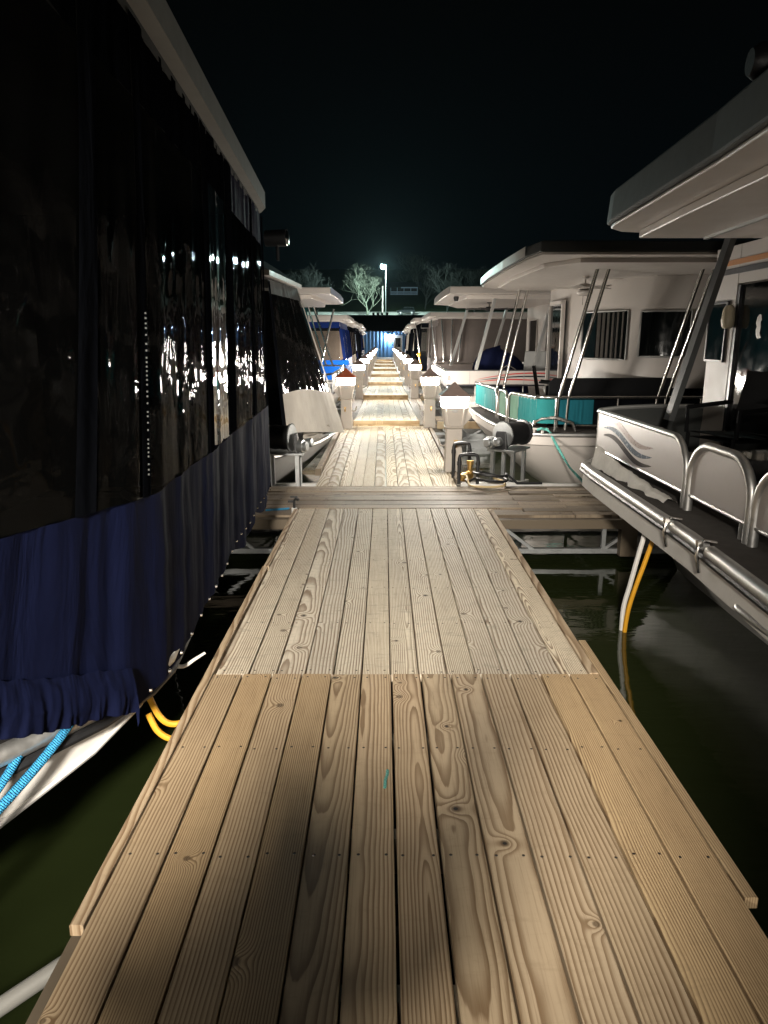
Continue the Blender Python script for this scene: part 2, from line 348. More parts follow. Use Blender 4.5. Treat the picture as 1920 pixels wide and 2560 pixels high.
    def build(s, name, mat, parent=None, bevel=0.0, angle=40):
        me = bpy.data.meshes.new(name); off = parent_loc(parent)
        me.from_pydata([p - off for p in s.v], [], s.f); me.update()
        me.materials.append(mat)
        if s.uv:
            ul = me.uv_layers.new(name='UVMap')
            for lp in me.loops: ul.data[lp.index].uv = s.uv.get(lp.vertex_index, (0, 0))
            at = me.attributes.new('rnd', 'FLOAT_VECTOR', 'POINT')
            for i in range(len(s.v)): at.data[i].vector = s.rnd.get(i, (.5, .5, .5))
        if any(s.curved):
            me.polygons.foreach_set('use_smooth', s.curved)
        o = bpy.data.objects.new(name, me); COL.objects.link(o)
        if any(s.curved) and not all(s.curved): me.set_sharp_from_angle(angle=R(angle))
        if bevel:
            b = o.modifiers.new('bevel', 'BEVEL'); b.width = bevel; b.segments = 2; b.limit_method = 'ANGLE'; b.angle_limit = R(50)
        if parent is not None: o.parent = parent
        return o
def parent_loc(p):
    v = Vector((0, 0, 0))
    while p is not None: v = v + p.location; p = p.parent
    return v
def tag(o, label, cat, group=None, kind=None):
    if label: o['label'] = label
    if cat: o['category'] = cat
    if group: o['group'] = group
    if kind: o['kind'] = kind
    return o
def thing(name, label, cat, loc=(0, 0, 0), group=None):
    o = bpy.data.objects.new(name, None); COL.objects.link(o); o.location = loc; o.empty_display_size = 0.1
    return tag(o, label, cat, group)
def structure(o): o['kind'] = 'structure'; return o
def dup(root, loc, label, rz=None, mirror=False):
    def cp(o, par):
        c = o.copy(); COL.objects.link(c)
        if par is not None: c.parent = par
        for ch in o.children: cp(ch, c)
        return c
    c = cp(root, None); c.location = loc
    if rz is not None: c.rotation_euler = (0, 0, rz)
    if mirror: c.scale = (-1, 1, 1)
    c['label'] = label
    return c
def crom(pts, n=6):
    pts = [Vector(p) for p in pts]; out = []
    for i in range(len(pts) - 1):
        a, b, c, d = pts[max(0, i - 1)], pts[i], pts[i + 1], pts[min(len(pts) - 1, i + 2)]
        for k in range(n):
            t = k / n; out.append(.5 * (2 * b + (c - a) * t + (2 * a - 5 * b + 4 * c - d) * t * t + (3 * b - a - 3 * c + d) * t ** 3))
    return out + [pts[-1]]
def arc(cx, cy, r, a0, a1, n): return [(cx + r * math.cos(R(a0 + (a1 - a0) * i / n)), cy + r * math.sin(R(a0 + (a1 - a0) * i / n))) for i in range(n + 1)]
def fold(u, v, seed, amp, nf=7.0, sharp=1.0):
    """cloth folds: ridges running down the sheet plus small wrinkles"""
    a = noise.noise(Vector((u * nf, v * 0.7, seed))) + 0.5 * noise.noise(Vector((u * nf * 2.3, v * 1.4, seed + 9)))
    b = noise.noise(Vector((u * 4, v * 9, seed + 4)))
    return amp * (a * sharp + 0.25 * b)
def sheet(mb, p00, p10, p11, p01, nu, nv, amp=0.01, seed=0.0, nf=7.0, flip=False, thick=0.0):
    p00, p10, p11, p01 = map(Vector, (p00, p10, p11, p01))
    nrm = (p10 - p00).cross(p01 - p00).normalized() * (-1 if flip else 1)
    def fn(u, v):
        p = (p00 * (1 - u) + p10 * u) * (1 - v) + (p01 * (1 - u) + p11 * u) * v
        k = min(1.0, 8 * min(u, 1 - u, 0.02 + v, 1.02 - v) + 0.15)
        return p + nrm * fold(u, v, seed, amp, nf) * k
    mb.grid(nu, nv, fn)
    if thick:
        mb.grid(nu, nv, lambda u, v: fn(1 - u, v) - nrm * thick)
    return mb

# ------------------------------------------------------------------ setting: water, shore, road
mb = MB(); mb.grid(1, 1, lambda u, v: Vector((-400 + 800 * u, -60 + 134 * v, WATER_Z)), False)
structure(mb.build('water', MT['water']))
TP = [(72, -1.0), (74, -0.16), (86, 0.3), (120, 2.1), (160, 5.4), (185, 7.3), (186, 7.36), (198, 8.95), (199, 9.0), (240, 15.2), (300, 25.5), (420, 40.0), (700, 46.0)]
def terr(y):
    for (a, b), (c, d) in zip(TP, TP[1:]):
        if a <= y <= c: return b + (d - b) * (y - a) / (c - a)
    return TP[-1][1]
def tz(x, y): return terr(y) + (0.35 * noise.noise(Vector((x * 0.06, y * 0.06, 3))) if y > 205 or 90 < y < 180 else 0)
ys = [72, 74, 80, 86, 95, 105, 120, 135, 150, 160, 172, 185, 186, 198, 199, 210, 225, 240, 260, 280, 300, 340, 420, 700]
xs = [-700, -300] + [-120 + 8 * i for i in range(31)] + [300, 700]
mb = MB(); mb.loft([[(x, y, tz(x, y)) for x in xs] for y in ys]); structure(mb.build('grass_hill', MT['grass']))
mb = MB(); mb.loft([[(x, y, terr(y) + 0.02) for x in (-300, 300)] for y in (186.2, 197.8)], False); structure(mb.build('road', MT['asphalt']))

# ------------------------------------------------------------------ docks
JOIN = 3.195
def planks(mb, xs, y0, y1, z, gap=0.007, warp=0.003, vo=0.0):
    for a, b in zip(xs, xs[1:]):
        g = gap * (0.5 + random.random())
        mb.board(a + g / 2, b - g / 2, y0 + random.uniform(0, .003), y1 - random.uniform(0, .003), z, vo=vo, warp=warp)
d0 = thing('dock_section', 'pale plank dock section nearest the viewer, running up to the cross planks', 'dock', (0.1, 1.5, 0))
mb = MB(); planks(mb, [0.0355 + .1456 * k for k in range(-6, 8)], -4.6, JOIN - .0015, 0, 0.010, vo=JOIN - 0.04)
p = mb.build('decking', MT['fresh'], d0); p['label'] = 'yellower fresh planks'
mb = MB(); planks(mb, [-0.83] + [0.031 + .1394 * k for k in range(-5, 8)], JOIN + .0015, 6.72, -.004, 0.006, vo=JOIN + 0.04)
p = mb.build('decking', MT['weathered'], d0); p['label'] = 'greyer weathered planks with dark knots'
mb = MB(); mb.board(-0.882, -0.843, 1.66, 4.9, -0.001); mb.board(-0.874, -0.834, 4.91, 6.70, -0.001); mb.build('edge_board', MT['fresh'], d0)
mb = MB(); mb.board(1.060, 1.100, 1.76, 3.6, -0.001); mb.board(1.013, 1.056, 3.21, 6.70, -0.002); mb.build('edge_board', MT['fresh'], d0)
mb = MB()
for x in (-0.86, 1.035): mb.box((x, 1.06, -0.13), (0.045, 11.2, 0.17))
for y in [-4 + .61 * i for i in range(18)]: mb.box((0.09, y, -0.12), (1.8, 0.05, 0.14))
mb.build('joists', MT['old_wood'], d0)
for y in (-3, 0.2, 3.4, 5.9): mb = MB(); mb.box((0.1, y, -0.46), (1.7, 1.3, 0.5)); mb.build('float', MT['black'], d0, 0.03)

xd = thing('dock_section', 'weathered cross dock of planks running sideways in front of the first pedestal', 'dock', (0, 7.6, -.1))
mb = MB(); y = 6.86
for i in range(10):
    w = 0.138; mb.board(-3.6, 1.42 if i % 2 else 1.9, y, y + w, -0.10 + random.uniform(-.022, .006), along='x'); 
    mb.board(1.43 if i % 2 else 1.91, 6.8, y, y + w, -0.10 + random.uniform(-.012, .004), along='x'); y += 0.145
mb.build('decking', MT['old_wood'], xd)
mb = MB()
for yy in (6.86, 8.3):
    mb.bar((-3.6, yy, -0.19), (6.8, yy, -0.19), 0.05, 0.09); mb.bar((-3.6, yy, -0.47), (6.8, yy, -0.47), 0.05, 0.05)
    x = -3.4
    while x < 6.6:
        mb.bar((x, yy, -0.46), (x + .35, yy, -0.2), 0.03, 0.03); mb.bar((x + .7, yy, -0.46), (x + .35, yy, -0.2), 0.03, 0.03); x += 1.4
        mb.bar((x, yy, -0.47), (x, yy, -0.2), 0.04, 0.04, (1, 0, 0))
for x in (1.15, 2.3): mb.box((x, 7.58, -0.20), (0.06, 1.36, 0.10))
mb.build('truss', MT['galv'], xd)
mb = MB(); mb.box((2.42, 6.80, -0.30), (0.16, 0.10, 0.40)); mb.box((-1.5, 6.79, -0.17), (3.4, 0.09, 0.10)); mb.box((1.9, 6.79, -0.17), (1.7, 0.09, 0.09)); mb.build('end_frame', MT['old_wood'], xd)

FY = [8.31, 14.45, 21.3, 28.0, 34.6, 41.2, 47.8, 54.4, 61.0, 68.0]
ORD = ['first', 'second', 'third', 'fourth', 'fifth', 'sixth', 'seventh', 'eighth', 'ninth', 'tenth']
for i, (a, b) in enumerate(zip(FY, FY[1:])):
    z0, z1 = (-0.105, -0.105) if i == 0 else (0.0, -0.13)
    ds = thing('dock_section', f'{ORD[i]} plank walkway section beyond the cross dock, ' + ('starting level with the cross planks' if i == 0 else 'raised on a timber riser'), 'dock', (0.05, a, z0), 'walkway sections beyond the cross dock')
    mb = MB(); n = 12 if i == 0 else 9
    xsb = [-0.82 + .1408 * k for k in range(13)] if i == 0 else [-0.60 + .1445 * k for k in range(10)]
    planks(mb, xsb, a, b - .02, 0, 0.007)
    mb.v = [Vector((q.x, q.y, q.z + z0 + (z1 - z0) * (q.y - a) / (b - a))) for q in mb.v]
    mb.build('decking', MT['far_wood'], ds)
    mb = MB()
    if i == 0:
        mb.board(-0.90, -0.83, a + .9, b, z0 + .05, 0.09); mb.board(0.88, 0.95, a + .3, b, z0 + .02, 0.06)
    else:
        mb.board(-1.0, -0.86, a, b - .02, z0 - .09); mb.board(-0.85, -0.61, a, b - .02, z0 - .085); mb.board(0.71, 0.92, a, b - .02, z0 - .085); mb.board(0.93, 1.07, a, b - .02, z0 - .09)
    mb.build('side_boards', MT['old_wood'], ds)
    if i:
        mb = MB(); mb.board(-0.62, 0.72, a - .05, a - .005, z0 + .004, 0.075, 'x'); mb.board(-0.62, 0.72, a - .045, a - .008, z0 - .073, 0.06, 'x')
        mb.build('riser', MT['beam'], ds)
    mb = MB()
    for x in (-0.75, 0.85): mb.bar((x, a + .05, z0 - .2), (x, b - .05, z1 - .2), 0.05, 0.2)
    mb.box((0.05, (a + b) / 2, -0.5), (1.3, b - a - 1, 0.34)); mb.build('frame', MT['galv'], ds)
# finger docks
ffirst = None
for i, a in enumerate(FY[1:9]):
    for s in (1, -1):
        lab = f'{ORD[i]} finger dock branching {"right" if s > 0 else "left"} from the walkway, yellow beam along its edge'
        if ffirst is None:
            f = thing('finger_dock', lab, 'dock', (1.05, a, -0.02), 'finger docks between the boats')
            mb = MB(); mb.board(1.08, 9.0, a - .05, a - .008, -0.02, 0.14, 'x'); mb.build('edge_beam', MT['beam'], f)
            mb = MB()
            for k in range(7): mb.board(1.09, 9.0, a + .145 * k, a + .138 + .145 * k, -0.02, along='x')
            mb.build('decking', MT['old_wood'], f)
            mb = MB(); mb.box((2.2, a + .45, -0.008), (1.5, 0.7, 0.016)); mb.build('rubber_mat', MT['black'], f)
            mb = MB()
            for yy in (a + .0, a + 1.0):
                mb.bar((1.05, yy, -0.40), (9, yy, -0.40), 0.05, 0.05)
                for k in range(5):
                    x = 1.2 + 1.5 * k; mb.bar((x, yy, -0.18), (x + .4, yy, -0.40), 0.035, 0.035); mb.bar((x + .4, yy, -0.40), (x + .8, yy, -0.18), 0.035, 0.035)
            for k in range(4): mb.box((2.2 + 2 * k, a + .5, -0.45), (1.0, 0.8, 0.34))
            mb.build('truss', MT['galv'], f); ffirst = f
        else:
            dup(ffirst, (1.05 * s, a, -0.02), lab, mirror=(s < 0))

# ------------------------------------------------------------------ lamp pedestals
def pedestal(name, label, loc, capmat):
    t = thing(name, label, 'pedestal', loc, 'lit lamp pedestals along the walkway')
    L = Vector(loc); P = lambda x, y, z: L + Vector((x, y, z))
    def frus(mb, z0, w0, d0, z1, w1, d1, y0=0, y1=0):
        mb.hexa([P(-w0 / 2, y0 - d0 / 2, z0), P(w0 / 2, y0 - d0 / 2, z0), P(w0 / 2, y0 + d0 / 2, z0), P(-w0 / 2, y0 + d0 / 2, z0),
                 P(-w1 / 2, y1 - d1 / 2, z1), P(w1 / 2, y1 - d1 / 2, z1), P(w1 / 2, y1 + d1 / 2, z1), P(-w1 / 2, y1 + d1 / 2, z1)])
    mb = MB(); frus(mb, 0, .225, .20, .57, .205, .19); mb.build('post', MT['tan'], t, .008)
    mb = MB(); frus(mb, .575, .225, .21, .60, .25, .23); frus(mb, .601, .235, .215, .850, .335, .25)
    # the hooded wing over the sockets on the boat side
    mb.prism([P(.115, -.09, .602), P(.205, -.09, .70), P(.235, -.09, .735), P(.19, -.09, .80), P(.165, -.09, .845), P(.120, -.09, .845)], (0, .18, 0))
    h = mb.build('housing', MT['tan'], t, .008)
    mb = MB()
    for sx in (-1, 1):
        mb.bar(P(sx * .098, -.1135, .62), P(sx * .132, -.126, .845), .036, .022, (0, 1, 0))
    mb.build('corner_rib', MT['tan'], h, .008)
    mb = MB(); mb.prism([P(.045 * math.cos(a), -.124, .805 + .024 * math.sin(a)) for a in [math.pi * 2 * k / 20 for k in range(20)]], (0, .012, 0)); bd = mb.build('badge', MT['white'], h)
    mb = MB(); mb.box(P(0, -.1255, .808), (.05, .003, .007)); mb.box(P(0, -.1255, .795), (.024, .003, .005)); mb.build('badge_print', MT['galv'], bd)
    mb = MB(); frus(mb, .852, .315, .235, .985, .345, .265); mb.build('diffuser', MT['diffuser'], t)
    mb = MB(); frus(mb, .9865, .385, .31, 1.0, .395, .32); frus(mb, 1.001, .39, .315, 1.075, .20, .16); frus(mb, 1.0752, .199, .159, 1.165, .02, .016); mb.build('cap', capmat, t, .004)
    mb = MB(); mb.tube([P(-.10, -.05, .36), P(-.15, -.06, .345), P(-.185, -.06, .36), P(-.19, -.06, .40), P(-.205, -.06, .44)], .011, 8); mb.build('hose_hook', MT['tan'], t)
    mb = MB(); mb.tube([P(.02, -.09, .40), P(.02, -.15, .40), P(.02, -.165, .385), P(.02, -.165, .345)], .013, 8); mb.box(P(.02, -.13, .425), (.055, .012, .012)); mb.build('faucet', MT['brass'], t)
    return t
PL = [(14.0, -0.735), (21.1, -0.73), (27.6, -0.73), (34.3, -0.73), (41.0, -0.74), (47.6, -0.74), (54.2, -0.74), (60.6, -0.74)]
PR = [(9.32, 0.915), (14.15, 0.905), (21.3, 0.91), (27.6, 0.91), (34.3, 0.91), (41.0, 0.91), (47.6, 0.92), (54.2, 0.92), (60.6, 0.92)]
pf = pedestal('lamp_pedestal', 'nearest tan lamp pedestal with lit white lamp, black pipe loops standing at its foot', (PR[0][1], PR[0][0], -.105), MT['cap'])
for i, (y, x) in enumerate(PR[1:]):
    dup(pf, (x, y, -.105), f'{ORD[i + 1]} lit lamp pedestal along the right side of the walkway')
pl = pedestal('lamp_pedestal', 'nearest lamp pedestal on the left of the walkway, lit lamp under a rust red cap', (-PL[0][1], PL[0][0], -.105), MT['redcap'])
pl.location = (PL[0][1], PL[0][0], -.105); pl.scale = (-1, 1, 1)
for i, (y, x) in enumerate(PL[1:]):
    dup(pf, (x, y, -.105), f'{ORD[i + 1]} lit lamp pedestal along the left side of the walkway', mirror=True)
# added floodlight, unseen behind the viewer, put in to brighten the near planks
FL = Vector((-.46, -2.9, 2.95))
t = thing('added_floodlight', 'added floodlight on a wooden post, unseen behind the viewer, brightening the near planks', 'floodlight', (-.95, -3.0, -.6))
mb = MB(); mb.box((-.95, -3.0, 1.4), (.12, .12, 4.0)); mb.bar((-.95, -3.0, 3.22), (-.46, -3.0, 3.26), .07, .07); mb.build('post', MT['old_wood'], t)
mb = MB(); mb.box(FL + Vector((0, -.10, .08)), (.34, .16, .24)); mb.build('lamp_head', MT['fascia'], t, .01)
mb = MB(); mb.box(FL + Vector((0, -.012, .06)), (.28, .02, .18)); mb.build('lamp_lens', MT['added_floodlens'], t)
li = bpy.data.lights.new('added_flood_light', 'SPOT'); li.energy = 5600; li.color = (1.0, .93, .82); li.shadow_soft_size = .27; li.spot_size = R(46); li.spot_blend = .9
lo = bpy.data.objects.new('added_flood_light', li); COL.objects.link(lo); lo.location = FL + Vector((0, .12, 0)) - t.location; lo.parent = t; lo.rotation_euler = (R(90 - 20), 0, 0)

dup(pf, (-0.74, -2.2, 0.002), 'lit lamp pedestal behind the viewer on the left edge of the near planks', mirror=True)
# ------------------------------------------------------------------ small things at the cross dock
t = thing('pipe_rack', 'two black pipe loops standing on the planks in front of the nearest pedestal', 'pipe rack', (1.0, 8.75, -.1))
def uloop(x0, x1, y, z0, h):
    return [(x0, y, z0), (x0, y, z0 + h - .05), (x0 + .012, y, z0 + h - .012), (x0 + .05, y, z0 + h), (x1 - .05, y, z0 + h), (x1 - .012, y, z0 + h - .012), (x1, y, z0 + h - .05), (x1, y, z0)]
for (x0, x1, yy, h) in ((.905, 1.13, 8.44, .36), (.875, 1.075, 8.85, .44)):
    mb = MB(); mb.tube(uloop(x0, x1, yy, -.105, h), .022, 10)
    for x in (x0, x1): mb.lathe([(.028, 0), (.028, .05)], (x, yy, -.105 + h - .13), (0, 0, 1), 12)
    mb.build('pipe_loop', MT['black'], t)
mb = MB(); mb.lathe([(.035, 0), (.035, .08), (.05, .085), (.05, .12), (.03, .13), (.03, .2), (.045, .205), (.045, .25)], (1.06, 8.62, -.10), (0, 0, 1), 14)
mb.lathe([(.04, 0), (.055, .03), (.055, .1), (.035, .12), (.035, .18)], (.93, 8.50, -.04), (.75, .5, .05), 14)
tag(mb.build('valve_fitting', MT['brass']), 'brass water valve fitting lying between the black pipe loops', 'valve')
mb = MB(); pts = []
for k in range(46):
    a = R(200 + k * 12); pts.append((1.27 + .20 * math.cos(a), 8.36 + .15 * math.sin(a), -.07 + .0022 * k + .06 * math.sin(a * .5) ** 2))
pts = [(.99, 8.44, -.05), (1.0, 8.38, -.07)] + pts + [(1.6, 8.36, -.08), (1.9, 8.38, -.085)]
mb.tube(pts, .016, 8); tag(mb.build('garden_hose', MT['black']), 'black hose coiled on the cross planks beside the pipe loops', 'hose')
mb = MB(); mb.tube([(.96, 8.47, -.0), (.99, 8.36, .01), (1.0, 8.28, -.05)] + [(1.22 + .22 * math.cos(R(a)), 8.30 + .17 * math.sin(R(a)) - .02, -.075 + .05 * max(0, math.sin(R(a)))) for a in range(195, 430, 12)], .014, 8)
tag(mb.build('garden_hose', MT['hose_tan']), 'tan hose looping from the brass valve over the black hose', 'hose')

def reel(loc, label, rz=None):
    t = thing('cable_winch', label, 'winch', loc, 'cable winches on metal stands')
    L = Vector(loc); P = lambda x, y, z: L + Vector((x, y, z))
    for sx in (-.17, .17):
        for sy in (-.14, .14): mb = MB(); mb.box(P(sx, sy, .20), (.045, .045, .42)); mb.build('stand_leg', MT['galv'], t)
    mb = MB(); mb.box(P(0, 0, .425), (.50, .38, .025)); mb.build('table_plate', MT['galv'], t, .004)
    mb = MB()
    for sy in (-.17, .17): mb.bar(P(-.25, sy, -.02), P(.42, sy, -.02), .05, .05)
    for sx in (-.2, .2): mb.bar(P(sx, -.3, -.045), P(sx, .3, -.045), .04, .04)
    mb.build('base_rail', MT['alu'], t)
    mb = MB(); mb.lathe([(.165, -.24), (.165, -.22), (.14, -.21), (.148, -.15), (.14, -.1), (.15, -.04), (.142, .02), (.15, .08), (.142, .13), (.165, .14), (.165, .155)], P(-.06, 0, .61), (1, -.25, 0), 32); dr = mb.build('drum', MT['black'], t)
    mb = MB(); ax = Vector((1, -.25, 0)).normalized(); n = 44; a = ax.cross(Vector((0, 0, 1))).normalized(); b = ax.cross(a); c = P(-.06, 0, .61) + ax * .16
    ring = [c + (a * math.cos(2 * math.pi * k / (2 * n)) + b * math.sin(2 * math.pi * k / (2 * n))) * (.172 if (k // 1) % 2 else .150) for k in range(2 * n)]
    mb.prism(ring, ax * .014); mb.build('gear', MT['galv'], dr)
    mb = MB(); mb.hexa([P(.14, -.16, .44), P(.20, -.16, .44), P(.20, .06, .44), P(.14, .06, .44), P(.13, -.10, .66), P(.17, -.10, .66), P(.17, .02, .66), P(.13, .02, .66)])
    mb.build('bracket', MT['black'], t, .006)
    mb = MB(); mb.lathe([(.03, -.02), (.075, -.01), (.08, .06), (.06, .065), (.06, .10), (.045, .11)], P(.20, -.14, .52), (1, -.35, 0), 20); mb.lathe([(.045, 0), (.055, .02), (.055, .09), (.03, .1)], P(.26, .0, .54), (1, -.2, .1), 16); mb.build('motor', MT['galv'], t)
    return t
rl = reel((-1.22, 8.62, -.17), 'cable winch on a metal stand left of the walkway, toothed gear facing the planks')
dup(rl, (1.60, 9.05, -.19), 'black cable winch on a metal stand right of the nearest pedestal', rz=R(236))
mb = MB()
for yy, z in ((8.9, -.25), (9.1, -.27)): mb.bar((-1.9, yy, z), (-.85, yy + .05, z), .05, .06)
for yy, z in ((8.36, -.11), (8.5, -.16)): mb.bar((.95, yy + .12, z), (2.5, yy - .02, z), .05, .05)
tag(mb.build('mooring_rails', MT['alu']), 'bare aluminium rails lying at water level behind the cross dock', 'rail')

t = thing('spigot', 'small spigot on a white stub pipe at the left end of the near planks', 'spigot', (-.88, 6.82, -.1))
mb = MB(); mb.lathe([(.028, 0), (.028, .09)], (-.88, 6.78, -.10), (0, 0, 1), 12); mb.build('stub_pipe', MT['whitecord'], t)
mb = MB(); mb.tube([(-.88, 6.78, -.01), (-.88, 6.78, .06), (-.86, 6.76, .085), (-.83, 6.75, .075)], .014, 8); mb.box((-.88, 6.78, .10), (.07, .016, .014)); mb.box((-.915, 6.78, .055), (.05, .02, .02)); mb.build('tap', MT['black'], t)
mb = MB(); mb.hexa([Vector(q) for q in ((-1.20, 6.98, -.094), (-.98, 7.06, -.094), (-.97, 7.09, -.094), (-1.2, 7.02, -.094), (-1.2, 6.98, -.08), (-.98, 7.06, -.08), (-.97, 7.09, -.08), (-1.2, 7.02, -.08))]); tag(mb.build('strap', MT['rope_blue']), 'short blue strap lying on the cross planks beside the navy canvas', 'strap')
mb = MB(); mb.tube([(.003, 2.28, .004), (.005, 2.32, .008), (.011, 2.35, .006), (.013, 2.385, .004)], .006, 6); tag(mb.build('scrap', MT['rope_teal']), 'tiny mint scrap of cord lying on the near planks', 'litter')

# ------------------------------------------------------------------ boats: shared pieces
def slab(mb, outline, z0, z1, inset_top=0.0):
    n = len(outline); cx = sum(p[0] for p in outline) / n; cy = sum(p[1] for p in outline) / n
    lo = [(x, y, z0) for x, y in outline]; hi = [(x + (cx - x) * inset_top, y + (cy - y) * inset_top, z1) for x, y in outline]
    mb.add(lo + hi, [tuple(range(n))[::-1], tuple(range(n, 2 * n))] + [(i, (i + 1) % n, n + (i + 1) % n, n + i) for i in range(n)])
    return mb
def hull_loft(mb, deck, water, zd, zw=WATER_Z - .25, steps=4, bulge=0.0):
    rows = []
    for k in range(steps + 1):
        f = k / steps; g = f ** (1 + bulge)
        rows.append([(a[0] + (b[0] - a[0]) * g, a[1] + (b[1] - a[1]) * g, zd + (zw - zd) * f) for a, b in zip(deck, water)])
    mb.loft(rows); return mb
def text_mesh(name, body, size, loc, rot, mat, parent, depth=0.001):
    cu = bpy.data.curves.new(name, 'FONT'); cu.body = body; cu.size = size; cu.extrude = depth; cu.align_x = 'LEFT'
    o = bpy.data.objects.new(name, cu); COL.objects.link(o)
    me = bpy.data.meshes.new_from_object(o.evaluated_get(bpy.context.evaluated_depsgraph_get())); COL.objects.unlink(o); bpy.data.objects.remove(o)
    me.materials.append(mat); p = bpy.data.objects.new(name, me); COL.objects.link(p)
    p.location = Vector(loc) - parent_loc(parent); p.rotation_euler = rot
    if parent: p.parent = parent
    return p
def ceiling_fan(loc, label, mat, r=.5, light=True):
    t = thing('ceiling_fan', label, 'ceiling fan', loc); L = Vector(loc); P = lambda x, y, z: L + Vector((x, y, z))
    mb = MB(); mb.lathe([(.05, 0), (.05, -.02), (.012, -.03), (.012, -.09), (.07, -.10), (.09, -.13), (.09, -.17), (.05, -.19)], L, (0, 0, 1), 16); mb.build('motor_housing', mat, t)
    for k in range(5):
        a = R(20 + 72 * k); mb = MB(); mb.box(P(math.cos(a) * (r * .58), math.sin(a) * (r * .58), -.15), (r * .85, .11, .01), a, .2); mb.build('blade', mat, t)
    if light:
        mb = MB(); mb.lathe([(.055, -.19), (.12, -.20), (.115, -.235), (.075, -.265), (.0, -.275)], L, (0, 0, 1), 20, False); mb.build('light_bowl', MT['white'], t)
        mb = MB()
        for x in (.03, -.03): mb.tube([P(x, -.03, -.26), P(x, -.03, -.40)], .004, 5)
        mb.build('pull_chain', MT['steel'], t)
    return t
def rail_arch(mb, p, q, z0, z1, r=.02, rad=.2, foot=None, ends=(True, True)):
    """tube hoop from foot to foot between points p and q of the plan"""
    p, q = Vector((*p, 0)), Vector((*q, 0)); d = (q - p).normalized(); ln = (q - p).length; f0 = z0 if foot is None else foot; pts = []
    if ends[0]:
        pts.append(p + Vector((0, 0, f0)))
        for k in range(7):
            a = R(180 - 15 * k); pts.append(p + d * (rad + rad * math.cos(a)) + Vector((0, 0, z1 - rad + rad * math.sin(a))))
    else: pts.append(p + Vector((0, 0, z1)))
    if ends[1]:
        for k in range(7):
            a = R(90 - 15 * k); pts.append(p + d * (ln - rad + rad * math.cos(a)) + Vector((0, 0, z1 - rad + rad * math.sin(a))))
        pts.append(q + Vector((0, 0, f0)))
    else: pts.append(q + Vector((0, 0, z1)))
    mb.tube(pts, r, 10); return pts

# ------------------------------------------------------------------ right: nearest houseboat, white wave panels
b = thing('houseboat', 'nearest houseboat on the right, pale rail panels with a wave decal', 'houseboat', (3.5, 4.2, 0))
dk = [(8.5, 6.95), (2.3, 6.93), (2.02, 6.85), (1.90, 6.66), (1.875, 6.2), (1.86, 5.2), (1.845, 4.1), (1.78, 3.1), (1.74, 2.2), (1.75, 1.6), (8.5, 1.6)]
mb = MB(); slab(mb, [(x + .01, y) for x, y in dk[::-1]], .30, .435); mb.build('deck', MT['carpet'], b)
fr_ = dk[1:10]
mb = MB()
for s_, (za, zb, o_) in enumerate(((.24, .38, -.006),)):
    mb.loft([[(x + o_, y, zb) for x, y in fr_], [(x + o_, y, za) for x, y in fr_]], True)
    mb.loft([[(x + o_, y, za) for x, y in fr_], [(x + .6, y - .05, za - .02) for x, y in fr_]], True)
mb.build('bow_band', MT['hull'], b)
mb = MB(); mb.tube([(x - .012, y, .395) for x, y in fr_], .028, 8); mb.build('rubber_strip', MT['black'], b)
def sub(pts, y0, y1):
    pts = sorted(pts, key=lambda p: p[1]); out = []
    def at(y):
        for (xa, ya), (xb, yb) in zip(pts, pts[1:]):
            if ya <= y <= yb: return xa + (xb - xa) * (y - ya) / (yb - ya)
    n = 10
    return [(at(y0 + (y1 - y0) * k / n), y0 + (y1 - y0) * k / n) for k in range(n + 1)]
for (ya, yb) in ((4.42, 6.86), (3.92, 4.36), (2.9, 3.80), (1.7, 2.84)):
    mb = MB(); mb.tube([(x, y, .435) for x, y in (sub(fr_, ya, yb) + ([(2.3, 6.93)] if yb > 6.8 else []))], .042, 10); mb.build('rub_rail', MT['alu'], b)
for y in (4.39, 3.86, 2.87):
    x = sub(fr_, y, y + .01)[0][0]; mb = MB(); mb.tube([(x + .05, y, .475), (x - .02, y, .488), (x - .05, y, .45), (x - .055, y, .40), (x - .03, y, .30)], .011, 8); mb.box((x - .045, y, .472), (.03, .035, .03)); mb.build('rail_clamp', MT['steel'], b)
mb = MB(); mb.loft([[(x + .55, y, .26) for x, y in fr_], [(x + 1.0, y - .1, WATER_Z - .1) for x, y in fr_]]); mb.build('hull', MT['hull'], b)
XR = 2.12
def panel_piece(y0, y1, round0, round1, z0=.545, z1=.915):
    pts = [];  rad = .26
    if round0: pts += [(y0 + rad + rad * math.cos(R(a)), z1 - rad + rad * math.sin(R(a))) for a in range(180, 89, -10)]
    else: pts.append((y0, z1))
    if round1: pts += [(y1 - rad + rad * math.cos(R(a)), z1 - rad + rad * math.sin(R(a))) for a in range(90, -1, -10)]
    else: pts.append((y1, z1))
    return [(y0, z0)] + pts + [(y1, z0)], pts
